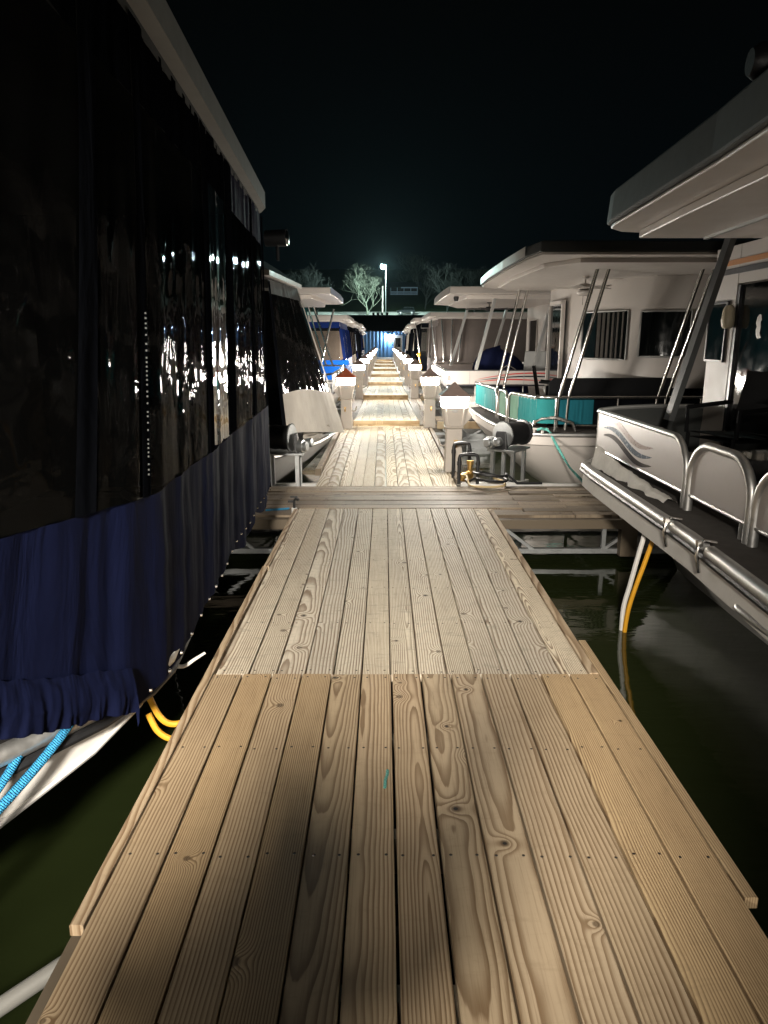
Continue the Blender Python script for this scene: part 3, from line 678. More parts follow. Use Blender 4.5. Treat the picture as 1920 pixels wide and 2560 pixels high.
for i, (y0, y1, r0, r1, lab) in enumerate(((4.90, 7.02, True, False, 'long rail panel with three wavy stripes'), (3.99, 4.83, True, True, None), (2.9, 3.93, False, True, None), (1.7, 2.85, False, False, None))):
    out, top = panel_piece(y0, y1, r0, r1)
    mb = MB(); mb.prism([(XR - .006, y, z) for y, z in out], (.012, 0, 0)); pn = mb.build('rail_panel', MT['panel'], b)
    if lab: pn['label'] = lab
    mb = MB(); r_ = .024 if i == 0 else .03
    path = [(XR, y, z) for y, z in top]
    if r0: path = [(XR, y0, .43)] + path
    if r1: path = path + [(XR, y1, .43)]
    mb.tube(path, r_, 10); mb.tube([(XR, y0, .545), (XR, y1, .545)], .015, 8)
    if not r1: mb.tube([(XR, y1, .915), (XR, y1, .545)], .014, 8); mb.tube([(XR + .02, y1 - .18, .54), (XR + .02, y1 - .18, .43)], .028, 8)
    if i: mb.tube([(XR + .02, y0 + .09, .54), (XR + .02, y0 + .09, .43)], .03, 8)
    mb.build('tube_frame', MT['alu'], pn)
    if i == 0:
        for k, (mt, dz, ph) in enumerate((('wave_brown', .835, 0), ('wave_blue', .760, .0), ('wave_dark', .690, .0))):
            mb = MB(); n = 26; up, dn = [], []
            for j in range(n + 1):
                f = j / n; y = 6.82 - f * 1.28; w = .026 * math.sin(math.pi * f) ** .7 + .001
                zc = dz + .045 * math.sin(f * 6.0 + .25) - .070 * f + .02 * (f > 1)
                up.append((y, zc + w)); dn.append((y, zc - w))
            mb.prism([(XR - .0085, y, z) for y, z in up + dn[::-1]], (.002, 0, 0)); mb.build('wave_stripe', MT[mt], pn)
# side rail of the far side, roof posts
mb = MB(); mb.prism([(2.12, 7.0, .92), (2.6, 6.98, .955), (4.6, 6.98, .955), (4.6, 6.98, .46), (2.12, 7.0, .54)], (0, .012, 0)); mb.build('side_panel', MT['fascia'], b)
mb = MB(); mb.tube([(2.12, 7.02, .92), (2.3, 7.0, .945), (2.6, 6.98, .962), (4.6, 6.98, .962)], .022, 8); mb.build('side_rail', MT['greybox'], b)
for dy in (0, -4.3):
    mb = MB(); mb.bar((2.52, 6.3 + dy, .9), (2.90, 6.3 + dy, 2.43), .115, .05, (1, 0, 0)); mb.build('roof_post', MT['postgrey'], b)
# roof: outer lip slab, then a lower inner ceiling
ro = [(9, 6.45), (2.15, 6.42), (1.95, 6.36), (1.82, 6.2), (1.79, 6.0), (1.74, 5.0), (1.69, 4.0), (1.62, 3.2), (1.56, 2.3), (1.53, 1.3), (9, 1.3)]
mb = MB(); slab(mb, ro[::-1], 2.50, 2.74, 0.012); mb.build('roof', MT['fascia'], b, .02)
mb = MB(); slab(mb, [(x + (.03 if x < 8 else 0), y - (.03 if y > 6 else 0)) for x, y in ro[::-1]], 2.47, 2.4975); mb.build('roof_lip', MT['roofwhite'], b, .01)
mb = MB(); slab(mb, [(9, 6.2), (2.10, 6.22), (2.03, 5.2), (1.97, 4.0), (1.88, 2.5), (1.85, 1.35), (9, 1.35)][::-1], 2.405, 2.4675); mb.build('ceiling', MT['roofwhite'], b, .01)
mb = MB()
for (xa, xb) in ((2.62, 2.40),): mb.bar((xa, 6.15, 2.395), (xb, 1.4, 2.395), .03, .02)
mb.build('ceiling_seam', MT['greybox'], b)
mb = MB(); mb.lathe([(.07, 0), (.085, .05), (.085, .16), (.06, .2)], (2.0, 3.9, 2.92), (-1, .1, 0), 20); mb.tube([(2.0, 3.9, 2.72), (2.0, 3.9, 2.9)], .02, 8); mb.build('searchlight', MT['black'], b)
# cabin front
mb = MB(); mb.box((3.15, 6.79, 1.42), (.06, .46, 1.97)); mb.box((3.15, 4.2, 2.24), (.055, 5.6, .33)); mb.build('cabin_wall', MT['white'], b)
mb = MB(); mb.box((3.115, 4.3, 2.26), (.012, 5.4, .045)); mb.build('stripe', MT['orange'], b)
mb = MB(); mb.box((3.115, 4.3, 2.185), (.012, 5.4, .05)); mb.build('stripe', MT['ink'], b)
mb = MB(); mb.box((3.155, 4.05, 1.25), (.04, 4.98, 1.62)); dr = mb.build('sliding_door', MT['glass'], b)
for y in (6.50, 5.55, 4.3): mb = MB(); mb.box((3.125, y, 1.25), (.03, .04, 1.62)); mb.build('door_stile', MT['ink'], dr)
mb = MB(); mb.box((3.112, 6.84, 1.66), (.02, .34, .52)); w_ = mb.build('window', MT['glass'], b)
mb = MB()
for z in (1.40, 1.92): mb.box((3.104, 6.84, z), (.02, .36, .02))
for y in (6.66, 7.02): mb.box((3.104, y, 1.66), (.02, .02, .54))
mb.build('window_frame', MT['ink'], w_)
mb = MB()
fig = [(0, .0), (.03, .03), (.05, .09), (.035, .12), (.06, .16), (.045, .22), (.0, .25), (-.03, .24), (-.05, .19), (-.03, .17), (-.045, .12), (-.035, .06), (-.07, .01)]
mb.prism([(3.128, 6.13 + a * .8, 1.60 + z * .8) for a, z in fig], (.004, 0, 0)); mb.build('door_figure', MT['panel'], dr)  # pale flat figure set on the door glass
mb = MB(); mb.box((4.2, 4.1, .452), (2.1, 4.8, .02)); mb.build('deck_mat', MT['carpet'], b)
mb = MB(); mb.lathe([(.035, -.02), (.05, 0), (.058, .05), (.05, .14), (.03, .18)], (3.07, 6.56, 1.95 - .24), (0, 0, 1), 16); tag(mb.build('wall_lantern', MT['lantern']), 'cream bulkhead lantern on the white cabin corner beside the black door', 'lantern')
def chair(loc, rz, label, mat):
    t = thing('deck_chair', label, 'chair', loc); M_ = Matrix.Translation(loc) @ Matrix.Rotation(rz, 4, 'Z')
    def Q(mb): mb.v = [M_ @ q for q in mb.v]; return mb
    mb = MB(); sheet(mb, (-.25, -.24, .43), (.25, -.24, .43), (.25, .24, .41), (-.25, .24, .41), 6, 6, .008, 3, thick=.04); Q(mb).build('seat', mat, t)
    mb = MB(); sheet(mb, (-.25, .24, .42), (.25, .24, .42), (.23, .33, .90), (-.23, .33, .90), 6, 6, .008, 5, thick=.03); Q(mb).build('backrest', mat, t)
    for sx in (-.24, .24):
        for sy in (-.22, .24): mb = MB(); mb.tube([(sx, sy, 0), (sx * .96, sy, .42)], .016, 6); Q(mb).build('leg', mat, t)
        mb = MB(); mb.tube([(sx * 1.05, -.22, .42), (sx * 1.1, -.22, .62), (sx * 1.1, .24, .65)], .018, 6); Q(mb).build('armrest', mat, t)
    return t
chair((2.75, 5.6, .445), R(-70), 'dark deck chair facing the rail under the nearest right hand roof', MT['blackmatte'])
chair((2.8, 4.4, .445), R(-100), 'dark deck chair behind the rounded rail gate of the nearest right hand boat', MT['blackmatte'])
mb = MB(); pts = []
mb.grid(40, 14, lambda u, v: Vector((1.98 + .09 * u + (v - .5) * (.10 + .10 * noise.noise(Vector((u * 5, 0, 1)))) + .03 * noise.noise(Vector((u * 9, v * 2, 4))), 6.55 - 1.55 * u, .445 + (.16 * (1 - u) ** 1.5 + .035) * (1 - (2 * v - 1) ** 2) + .014 * noise.noise(Vector((u * 22, v * 6, 2))))))
tag(mb.build('hammock_net', MT['net']), 'rumpled white net lying on the carpet under the wave panel', 'net')
mb = MB(); mb.tube(crom([(1.93, 5.02, .36), (1.90, 5.0, .20), (1.87, 5.02, .0), (1.85, 5.06, -.2), (1.83, 5.1, -.40), (1.83, 5.1, -.62)]), .018, 8); tag(mb.build('power_cord', MT['whitecord']), 'white cord hanging from the bow of the nearest right hand boat into the water', 'cord')
mb = MB(); mb.tube(crom([(1.98, 4.98, .33), (1.95, 4.95, .20), (1.91, 4.97, .0), (1.87, 5.0, -.2), (1.845, 5.04, -.40), (1.84, 5.07, -.62)]), .017, 8); tag(mb.build('power_cord', MT['yellow']), 'yellow cord hanging beside the white one into the water', 'cord')
# boarding step / bumper below the bow
t = thing('swim_step', 'folded oval step with mossy carpet hanging low under the near bow at the right edge', 'step', (1.95, 3.2, 0))
st = [(1.86 + .075 * math.cos(R(a)), 3.34 + .09 * math.sin(R(a))) for a in range(20, 200, 15)] + [(1.79, 2.3), (2.1, 2.3)]
mb = MB(); slab(mb, st, .262, .28); mb.build('tread', MT['moss'], t)
mb = MB(); mb.tube([(x, y, .27) for x, y in st], .020, 8, True); mb.build('step_frame', MT['alu'], t)
t = MB()

# ------------------------------------------------------------------ right: second houseboat, teal rail canvas
b = thing('houseboat', 'second houseboat on the right with teal canvas round its bow rail', 'houseboat', (4, 12, 0))
dk = [(9, 14.25), (1.95, 14.25), (1.72, 14.1), (1.70, 13.2), (1.74, 12.0), (1.82, 11.0), (1.92, 10.45), (2.06, 10.18), (2.40, 10.06), (3.2, 10.02), (9, 10.02)]
mb = MB(); slab(mb, dk[::-1], .17, .285); mb.build('deck', MT['carpet'], b)
fr_ = dk[1:10]
mb = MB(); mb.loft([[(x - .012 if y > 10.3 else x, y - (.012 if y < 10.3 else 0), .30) for x, y in fr_ + [(9, 10.01)]], [(x - .012 if y > 10.3 else x, y - (.012 if y < 10.3 else 0), .13) for x, y in fr_ + [(9, 10.01)]]]); mb.build('bow_band', MT['white'], b)
mb = MB(); mb.tube([(x - .01 if y > 10.3 else x, y - (.014 if y < 10.3 else 0), .275) for x, y in fr_ + [(9, 10.006)]], .026, 8); mb.build('rub_rail', MT['alu'], b)
mb = MB(); hull_loft(mb, [(x, y) for x, y in fr_ + [(9, 10.02)]], [(2.9, 13.9), (2.85, 13.8), (2.8, 13.1), (2.75, 12.2), (2.7, 11.6), (2.75, 11.1), (2.9, 10.7), (3.2, 10.5), (3.8, 10.3), (9, 10.25)], .14, bulge=.3); mb.build('hull', MT['white'], b)
XF = 1.95; Z0, Z1 = .37, .78
def tealsheet(name, p, q, mat, seed, par, amp=.006):
    mb = MB(); sheet(mb, (*p, Z0 + .02), (*q, Z0 + .02), (*q, Z1 - .035), (*p, Z1 - .035), 40, 8, amp, seed, 14); return mb.build(name, mat, par)
def grommets(p, q, n, par):
    mb = MB()
    for k in range(n):
        f = (k + .5) / n; x = p[0] + (q[0] - p[0]) * f; y = p[1] + (q[1] - p[1]) * f
        mb.box((x, y, Z1 - .03), (.012, .012, .04)); mb.box((x, y, Z0 + .015), (.012, .012, .04))
    return mb.build('canvas_ties', MT['whitecord'], par)
def rail(p, q, ends, lab=None):
    mb = MB(); rail_arch(mb, p, q, Z0, Z1, .022, .13, .285, ends); mb.tube([(*p, Z0), (*q, Z0)], .02, 8)
    for f in (.5,): mb.tube([(p[0] + (q[0] - p[0]) * f, p[1] + (q[1] - p[1]) * f, Z0), (p[0] + (q[0] - p[0]) * f, p[1] + (q[1] - p[1]) * f, .28)], .016, 6)
    return mb.build('bow_rail', MT['steel'], b)
r_ = rail((1.80, 14.15), (1.93, 12.25), (False, True)); tealsheet('rail_canvas', (1.805, 14.13), (1.865, 13.25), MT['teal'], 1, r_); tealsheet('rail_canvas', (1.866, 13.24), (1.932, 12.27), MT['teal'], 2, r_)
r_ = rail((1.945, 12.12), (1.99, 11.58), (True, True)); tealsheet('rail_canvas', (1.948, 12.08), (1.988, 11.62), MT['sage'], 3, r_)
r_ = rail((2.0, 11.45), (2.24, 10.50), (True, False)); tealsheet('rail_canvas', (2.012, 11.40), (2.083, 11.12), MT['sage'], 4, r_); tealsheet('rail_canvas', (2.085, 11.11), (2.24, 10.51), MT['teal'], 5, r_); grommets((2.02, 11.4), (2.235, 10.52), 8, r_)
cc = [(2.24, 10.50), (2.29, 10.44), (2.38, 10.405), (2.5, 10.40)]
mb = MB(); mb.tube([(x, y, Z1) for x, y in cc + [(6.5, 10.40)]], .022, 10); mb.tube([(2.22, 10.58, .30), (2.235, 10.52, Z0 + .04), (2.32, 10.44, Z0 + .10), (2.5, 10.39, Z0 + .12), (2.75, 10.37, Z0 + .04), (2.80, 10.37, .285)], .028, 8)
for x in (2.5, 3.4, 4.6): mb.tube([(x, 10.40, Z1), (x, 10.40, .285)], .016, 6)
mb.tube([(2.8, 10.4, Z0), (6.5, 10.4, Z0)], .016, 6); r_ = mb.build('bow_rail', MT['steel'], b)
mb = MB(); mb.loft([[(x, y, Z0 + .03) for x, y in cc], [(x, y, Z1 - .03) for x, y in cc]]); mb.build('rail_canvas', MT['teal'], r_)
tealsheet('rail_canvas', (2.51, 10.405), (3.05, 10.405), MT['deepteal'], 7, r_); tealsheet('rail_canvas', (3.06, 10.405), (6.4, 10.405), MT['blackcanvas'], 8, r_)  # teal side steps down to black: shade put into the canvas colours
mb = MB(); mb.box((2.22, 10.22, .345), (.30, .055, .03), R(-12)); mb.box((2.16, 10.235, .31), (.04, .04, .06)); mb.box((2.28, 10.21, .31), (.04, .04, .06)); mb.build('cleat', MT['white'], b, .008)
mb = MB(); pts = [(2.27, 10.2, .335), (2.33, 10.17, .35), (2.37, 10.12, .31), (2.42, 9.8, .13), (2.46, 9.3, -.05), (2.47, 8.9, -.10), (2.46, 8.55, -.12), (2.44, 8.42, -.09)]
for dx in (-.008, .008): mb.tube([(x + dx * math.cos(k * 1.3), y, z + dx * math.sin(k * 1.3)) for k, (x, y, z) in enumerate(pts)], .012, 6)
mb.tube([(2.20, 10.20, .335), (2.26, 10.17, .36), (2.33, 10.19, .34)], .018, 6); tag(mb.build('mooring_rope', MT['rope_teal']), 'mint twisted rope running from the white cleat down to the cross planks', 'rope')
# posts
for (p, q) in (((2.52, 10.42, .30), (2.80, 9.75, 2.56)), ((2.66, 10.42, .30), (2.95, 9.75, 2.56)), ((3.95, 10.42, .30), (4.18, 9.75, 2.56)), ((4.08, 10.42, .30), (4.32, 9.75, 2.56)), ((2.16, 13.8, .30), (2.55, 13.9, 2.56)), ((2.28, 13.8, .3), (2.70, 13.9, 2.56)), ((3.3, 13.8, .3), (3.75, 13.9, 2.56))):
    mb = MB(); q2 = Vector(p) + (Vector(q) - Vector(p)) * .23; mb.tube([p, (p[0] + .02, p[1], p[2] + .45), q], .026, 10); mb.build('roof_post', MT['steel'], b)
ro = [(9, 14.2), (2.1, 14.2), (1.86, 14.05), (1.80, 13.8), (1.74, 12.4), (1.72, 10.6), (1.74, 9.2), (1.80, 8.62), (9, 8.6)]
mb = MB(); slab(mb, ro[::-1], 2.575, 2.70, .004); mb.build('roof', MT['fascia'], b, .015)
mb = MB(); mb.loft([[(x - .01, y, 2.70) for x, y in ro[2:7]], [(x - .012, y, 2.585) for x, y in ro[2:7]]]); p = mb.build('lit_edge', MT['roofwhite'], b)  # pale strip: lamp light on the roof edge put into the colour
mb = MB(); slab(mb, [(x + .02, y - .01 if y > 10 else y + .01) for x, y in ro][::-1], 2.545, 2.573); mb.build('roof_lip', MT['roofwhite'], b)
mb = MB(); slab(mb, [(9, 14.0), (2.3, 13.95), (2.05, 13.3), (1.98, 11.5), (2.05, 9.6), (2.35, 8.95), (9, 8.9)][::-1], 2.49, 2.544); mb.build('ceiling', MT['white'], b, .006)
# cabin with a rounded bay front
plan = [(3.15, 14.0), (3.15, 13.0), (3.22, 12.2), (3.36, 11.6), (3.60, 11.1), (3.95, 10.75), (4.5, 10.55), (9, 10.5)]
def curve_wall(mb, z0, z1, off=0.0, a=0, bnd=None):
    P_ = plan if bnd is None else bnd
    mb.loft([[(x - off, y - off * .6, z0) for x, y in P_], [(x - off, y - off * .6, z1) for x, y in P_]], True)
mb = MB(); curve_wall(mb, .9, 2.49); mb.build('cabin_wall', MT['white'], b)
mb = MB(); curve_wall(mb, .285, .9); mb.build('cabin_base', MT['blackcanvas'], b)
def lerp_plan(y0, y1, n=8):
    out = []
    for k in range(n + 1):
        y = y0 + (y1 - y0) * k / n
        for (xa, ya), (xb, yb) in zip(plan, plan[1:]):
            if min(ya, yb) <= y <= max(ya, yb) and ya != yb: out.append((xa + (xb - xa) * (y - ya) / (yb - ya), y)); break
    return out
for nm, (ya, yb, za, zb) in (('window', (12.0, 11.02, 1.30, 2.02)), ('window', (10.88, 10.57, 1.35, 2.0))):
    mb = MB(); bn = lerp_plan(ya, yb); curve_wall(mb, za, zb, .025, bnd=bn); w_ = mb.build(nm, MT['glass'], b)
    mb = MB(); loop = [(x - .028, y - .02, za) for x, y in bn] + [(x - .028, y - .02, zb) for x, y in bn[::-1]]; mb.tube(loop, .016, 6, True); mb.build('window_frame', MT['greybox'], w_)
    if ya == 12.0:
        mb = MB(); bn2 = lerp_plan(11.55, 11.06); mb.grid(60, 2, lambda u, v: Vector((bn2[0][0] + (bn2[-1][0] - bn2[0][0]) * u - .03 - .018 * math.sin(u * 34), bn2[0][1] + (bn2[-1][1] - bn2[0][1]) * u - .02, za + .02 + (zb - za - .04) * v))); mb.build('curtain', MT['carpet'], w_)
mb = MB(); mb.box((3.12, 13.2, 1.5), (.05, .9, 1.5)); d_ = mb.build('door', MT['glass'], b)
mb = MB(); mb.box((3.09, 13.2, 2.23), (.06, 1.0, .06)); mb.box((3.09, 12.72, 1.5), (.06, .07, 1.5)); mb.box((3.09, 13.68, 1.5), (.06, .07, 1.5)); mb.build('door_frame', MT['white'], d_)
mb = MB(); mb.prism([(2.5, 10.9, .30), (2.5, 10.9, .95), (2.56, 10.88, 1.03), (4.4, 10.62, 1.05), (4.4, 10.62, .3)], (0, .03, 0)); mb.build('settee_back', MT['blackmatte'], b)
ceiling_fan((2.95, 10.9, 2.49), 'white ceiling fan with a round light bowl under the second roof on the right', MT['white'], .42)
chair((2.75, 11.6, .29), R(75), 'black chair on the bow deck behind the teal canvas', MT['blackmatte'])

# ------------------------------------------------------------------ right: third houseboat, white with red and black stripes
b = thing('houseboat', 'third houseboat on the right, white side panel with sweeping red and black stripes', 'houseboat', (4, 18, 0))
dk = [(9, 20.6), (1.75, 20.6), (1.35, 20.3), (1.25, 19), (1.22, 17.5), (1.25, 16.3), (1.33, 15.75), (1.6, 15.58), (9, 15.55)]
mb = MB(); slab(mb, dk[::-1], .28, .40); mb.build('deck', MT['white'], b)
mb = MB(); hull_loft(mb, dk[1:], [(x + (.9 if x < 5 else 0), y + (.15 if y < 17 else -.15)) for x, y in dk[1:]], .28, bulge=.2); mb.build('hull', MT['hull'], b)
mb = MB(); mb.box((5.2, 15.60, .80), (7.7, .03, .29)); sp_ = mb.build('side_panel', MT['white'], b, .008)
def blade(pts_top, pts_bot, mat, y=15.5815):
    mb = MB(); mb.prism([(x, y, z) for x, z in pts_top + pts_bot[::-1]], (0, .003, 0)); mb.build('sweep_stripe', mat, sp_)
def swoop(x0, x1, zb, ht, th, mat):
    n = 20; top, bot = [], []
    for k in range(n + 1):
        f = k / n; z = zb + ht * math.sin(min(1, f * 1.7) * math.pi / 2) - .05 * max(0, f - .35); w = th * math.sin(math.pi * min(1, f * 1.0)) ** .8
        top.append((x0 + (x1 - x0) * f, z + w)); bot.append((x0 + (x1 - x0) * f, z - w * .4))
    blade(top, bot, mat)
swoop(1.95, 4.3, .755, .145, .020, MT['red']); swoop(1.97, 4.3, .735, .095, .022, MT['ink']); swoop(2.0, 3.5, .705, .060, .020, MT['red'])
for k in range(3): swoop(1.45, 1.36, .72 + .03 * k, .05, .01, MT['red'] if k != 1 else MT['ink'])
mb = MB()
for x in (1.85, 3.02, 4.2, 5.4): mb.box((x, 15.583, .80), (.012, .006, .29))
mb.build('panel_joint', MT['greybox'], sp_)
mb = MB(); mb.box((5.2, 15.60, .635), (7.7, .045, .03)); mb.box((5.2, 15.60, .955), (7.7, .05, .02)); mb.build('panel_trim', MT['ink'], sp_)
for x in (1.45, 2.0, 4.0): mb = MB(); mb.box((x, 15.62, .51), (.07, .05, .23)); mb.build('panel_leg', MT['white'], b)
for y0, y1 in ((15.75, 16.6), (16.75, 17.1), (17.3, 20.2)):
    mb = MB(); mb.box((1.36, (y0 + y1) / 2, .76), (.025, y1 - y0, .33)); mb.build('front_panel', MT['panel'], b, .006)
mb = MB(); mb.tube([(1.40, 15.7, .945), (1.38, 17, .945), (1.42, 20.2, .945), (1.8, 20.4, .945), (5, 20.4, .945)], .022, 8)
for y in (15.7, 16.7, 17.2, 20.2): mb.tube([(1.385, y, .4), (1.385, y, .945)], .018, 6)
mb.build('bow_rail', MT['steel'], b)
for (p, q) in (((1.98, 15.65, .94), (2.36, 15.75, 2.44)), ((3.22, 15.65, .94), (3.58, 15.75, 2.44)), ((1.86, 20.2, .9), (2.28, 20.1, 2.44)), ((2.95, 20.2, .9), (3.35, 20.1, 2.44))):
    mb = MB(); mb.bar(p, q, .13, .06, (1, 0, 0)); mb.build('roof_post', MT['greybox'], b)
ro = [(9, 20.5), (1.7, 20.5), (1.38, 20.2), (1.34, 19), (1.33, 17), (1.36, 15.35), (9, 15.3)]
mb = MB(); slab(mb, ro[::-1], 2.52, 2.67, .003); mb.build('roof', MT['roofwhite'], b, .012)
mb = MB(); mb.loft([[(x - .008, y, 2.67) for x, y in ro[2:6]], [(x - .01, y, 2.53) for x, y in ro[2:6]]]); mb.build('roof_edge', MT['white'], b)
mb = MB(); slab(mb, [(9, 20.3), (2.0, 20.3), (1.66, 19), (1.66, 17), (1.75, 15.7), (9, 15.6)][::-1], 2.44, 2.519); mb.build('ceiling', MT['roofwhite'], b, .006)
mb = MB(); mb.lathe([(.05, 0), (.06, .03), (.04, .10)], (1.55, 15.9, 2.50), (0, 0, -1), 12); mb.build('lamp', MT['black'], b)
mb = MB(); mb.box((4.0, 18, 1.40), (.06, 4.8, 2.08)); mb.box((5.5, 15.95, 1.42), (3.0, .05, 2.04)); mb.build('cabin_wall', MT['white'], b)
for (y0, y1, z0, z1) in ((19.9, 18.9, .9, 2.1), (17.8, 17.35, 1.05, 2.05), (16.8, 16.1, .5, 2.05)):
    mb = MB(); mb.box((3.962, (y0 + y1) / 2, (z0 + z1) / 2), (.02, abs(y1 - y0), z1 - z0)); w_ = mb.build('window', MT['glass'], b, .0)
    mb = MB(); mb.tube([(3.95, y0, z0), (3.95, y0, z1), (3.95, y1, z1), (3.95, y1, z0)], .02, 6, True); mb.build('window_frame', MT['white'], w_)
mb = MB(); mb.tube([(3.9, 17.4 + .55 * math.cos(R(a)), 1.75 + .5 * math.sin(R(a))) for a in range(0, 181, 15)] + [(3.9, 16.85, .4)], .035, 8); mb.build('arched_trim', MT['white'], b)
mb = MB(); mb.box((4.72, 15.915, 2.27), (1.5, .02, .2)); nb = mb.build('name_board', MT['white'], b)
text_mesh('registration_text', 'KY 047', .085, (3.98, 15.90, 2.245), (R(90), 0, 0), MT['ink'], nb)
mb = MB(); mb.box((4.5, 15.9, 2.06), (1.0, .04, .16)); mb.build('awning_box', MT['ink'], b)
# things on its deck
t = thing('covered_grill', 'bulky object under a navy cover on the deck of the striped boat', 'covered grill', (2.6, 16.6, .4))
mb = MB()
def cov(u, v):
    a = 2 * math.pi * u; r = (.62, .60, .55, .42, .0)[min(4, int(v * 4))] if v >= 1 else None
    prof = [(0, .62), (.35, .58), (.62, .55), (.82, .45), (.95, .28), (1.0, 0)]
    for (v0, r0), (v1, r1) in zip(prof, prof[1:]):
        if v0 <= v <= v1: rr = r0 + (r1 - r0) * (v - v0) / (v1 - v0)
    n_ = 1 + .08 * noise.noise(Vector((math.cos(a) * 3, math.sin(a) * 3, v))) + .05 * math.cos(6 * a) * (1 - v)
    return Vector((2.65 + rr * 1.05 * n_ * math.cos(a), 16.6 + rr * .6 * n_ * math.sin(a), .4 + .98 * v * (1 + .10 * math.cos(a + 2.6))))
mb.grid(48, 14, cov); mb.build('cover', MT['navy'], t)
mb = MB(); mb.tube([(2.45, 16.2, .55), (2.62, 16.22, .95), (2.78, 16.25, 1.05), (2.95, 16.24, .95), (3.05, 16.2, .6)], .012, 6); mb.build('cover_piping', MT['greycanvas'], t)
mb = MB(); mb.box((1.9, 16.5, .63), (.5, .5, .46)); mb.box((1.9, 16.5, .875), (.54, .54, .03)); tag(mb.build('storage_box', MT['fascia'], None, .015), 'grey storage box with flat lid at the bow of the striped boat', 'box')
chair((3.4, 16.35, .45), R(170), 'grey chair with rounded back next to the navy cover', MT['greybox'])
chair((4.3, 16.4, .45), R(180), 'grey chair with rounded back below the cabin of the striped boat', MT['greybox'])
ceiling_fan((2.45, 17.2, 2.44), 'dark ceiling fan under the roof of the striped boat', MT['black'], .55, False)

# ------------------------------------------------------------------ left: nearest houseboat behind navy canvas and clear vinyl
b = thing('houseboat', 'nearest houseboat on the left, its bow closed in by clear vinyl windows over navy canvas', 'houseboat', (-2.5, 3.4, 0))
def xt(y): return -.80 - .0583 * (y - 2.7) - .012 * max(0, y - 5.6) ** 2
def xb(y):
    T = [(.4, -1.7), (1.3, -1.22), (1.7, -1.11), (2.0, -1.02), (2.35, -.93), (2.66, -.895), (3.5, -.915), (4.4, -.965), (5.5, -1.0), (6.3, -1.02)]
    for (a, c), (d, e_) in zip(T, T[1:]):
        if a <= y <= d: return c + (e_ - c) * (y - a) / (d - a)
    return T[0][1] if y < .4 else T[-1][1]
ZT, ZV = 2.58, 1.03            # top of the screens, foot of the vinyl windows
def zlow(y): return .24 + (.47 * (2.38 - y) if y < 2.38 else 0) + .012 * math.sin(y * 6) + .05 * max(0, min(1, y - 3.2)) + (.06 if y < 2.36 else 0)
def zfoot(y): return ZV + (.11 * max(0, 2.6 - y) / 1.2)
def surf(y, z):
    f = (ZT - z) / (ZT - .30); return xt(y) + (xb(y) - xt(y)) * max(0, f) ** 1.3
def strip(name, y0, y1, za, zb, mat, par, amp, seed, nf=5, nu=None, off=0.0):
    mb = MB(); ln = y1 - y0; nu = nu or max(6, int(ln * 34))
    def fn(u, v):
        y = y0 + ln * u; lo = za(y) if callable(za) else za; hi = zb(y) if callable(zb) else zb; z = lo + (hi - lo) * v
        k = min(1.0, 6 * min(u, 1 - u) + .1)
        return Vector((surf(y, z) + off + fold(y, z * .8, seed, amp, nf) * k, y, z))
    mb.grid(nu, max(4, int(26 * ((zb(y0) if callable(zb) else zb) - (za(y0) if callable(za) else za)))), fn)
    return mb.build(name, mat, par)
wins = [(.55, 2.02), (2.13, 2.48), (2.55, 3.60), (3.74, 4.28), (4.52, 5.42), (5.52, 6.16)]
bands = [(.4, .55), (2.02, 2.13), (2.48, 2.55), (3.60, 3.74), (4.28, 4.52), (5.42, 5.52), (6.16, 6.28)]
TOPW = 2.34
for i, (a, c) in enumerate(wins):
    strip('vinyl_window', a - .004, c + .004, zfoot, TOPW, MT['vinylbright' if i == 3 else 'vinyl'], b, (.016, .010, .014, .007, .013, .012)[i], 11 + i * 7, (2.5, 5, 3.5, 8, 4, 5)[i])
    strip('top_valance', a, c, TOPW, ZT, MT['blackcanvas'] if i < 4 else MT['navy'], b, .012, 70 + i, 12)
for i, (a, c) in enumerate(bands):
    strip('canvas_band', a - .006, c + .006, zfoot, ZT, MT['blackcanvas'], b, .006, 40 + i, 7, 8, .004)
for i, (a, c) in enumerate(((.4, 2.5), (2.5, 4.3), (4.3, 5.35), (5.35, 6.28))):
    strip('canvas_skirt', a - .01, c + .01, lambda y, i=i, a=a, c=c: zlow(y) - (.10 * abs(math.sin((y - a) / (c - a) * math.pi)) if i > 1 else 0) + (.12 * max(0, (y - 5.6)) if i == 3 else 0), zfoot, MT['navy'], b, .024, 90 + i * 3, 4.5)
mb = MB(); z = 1.12
while z < 1.68: mb.box((surf(2.515, z) + .012, 2.515, z), (.005, .004, .006)); z += .015 + .03 * random.random() ** 4
mb.build('zipper', MT['fascia'], b)
mb = MB()
for k in range(20):
    y = 2.5 + k * .19; z = zlow(y) + .03; mb.lathe([(.009, 0), (.006, .008)], (surf(y, z) + .012, y, z), (1, 0, 0), 8)
mb.build('snap_buttons', MT['steel'], b)
# side walls of the enclosure (facing the cross dock and the viewer's back)
mb = MB(); sheet(mb, (xb(6.28), 6.28, .3), (-4.2, 6.28, .3), (-4.2, 6.28, 2.60), (xt(6.28) - .02, 6.28, 2.60), 24, 20, .012, 5, 5); mb.build('side_screen', MT['blackcanvas'], b)
mb = MB(); sheet(mb, (xb(.4), .4, .66), (-4.2, .4, .5), (-4.2, .4, ZT), (xt(.4), .4, ZT), 24, 20, .012, 6, 5); mb.build('side_screen', MT['blackcanvas'], b)
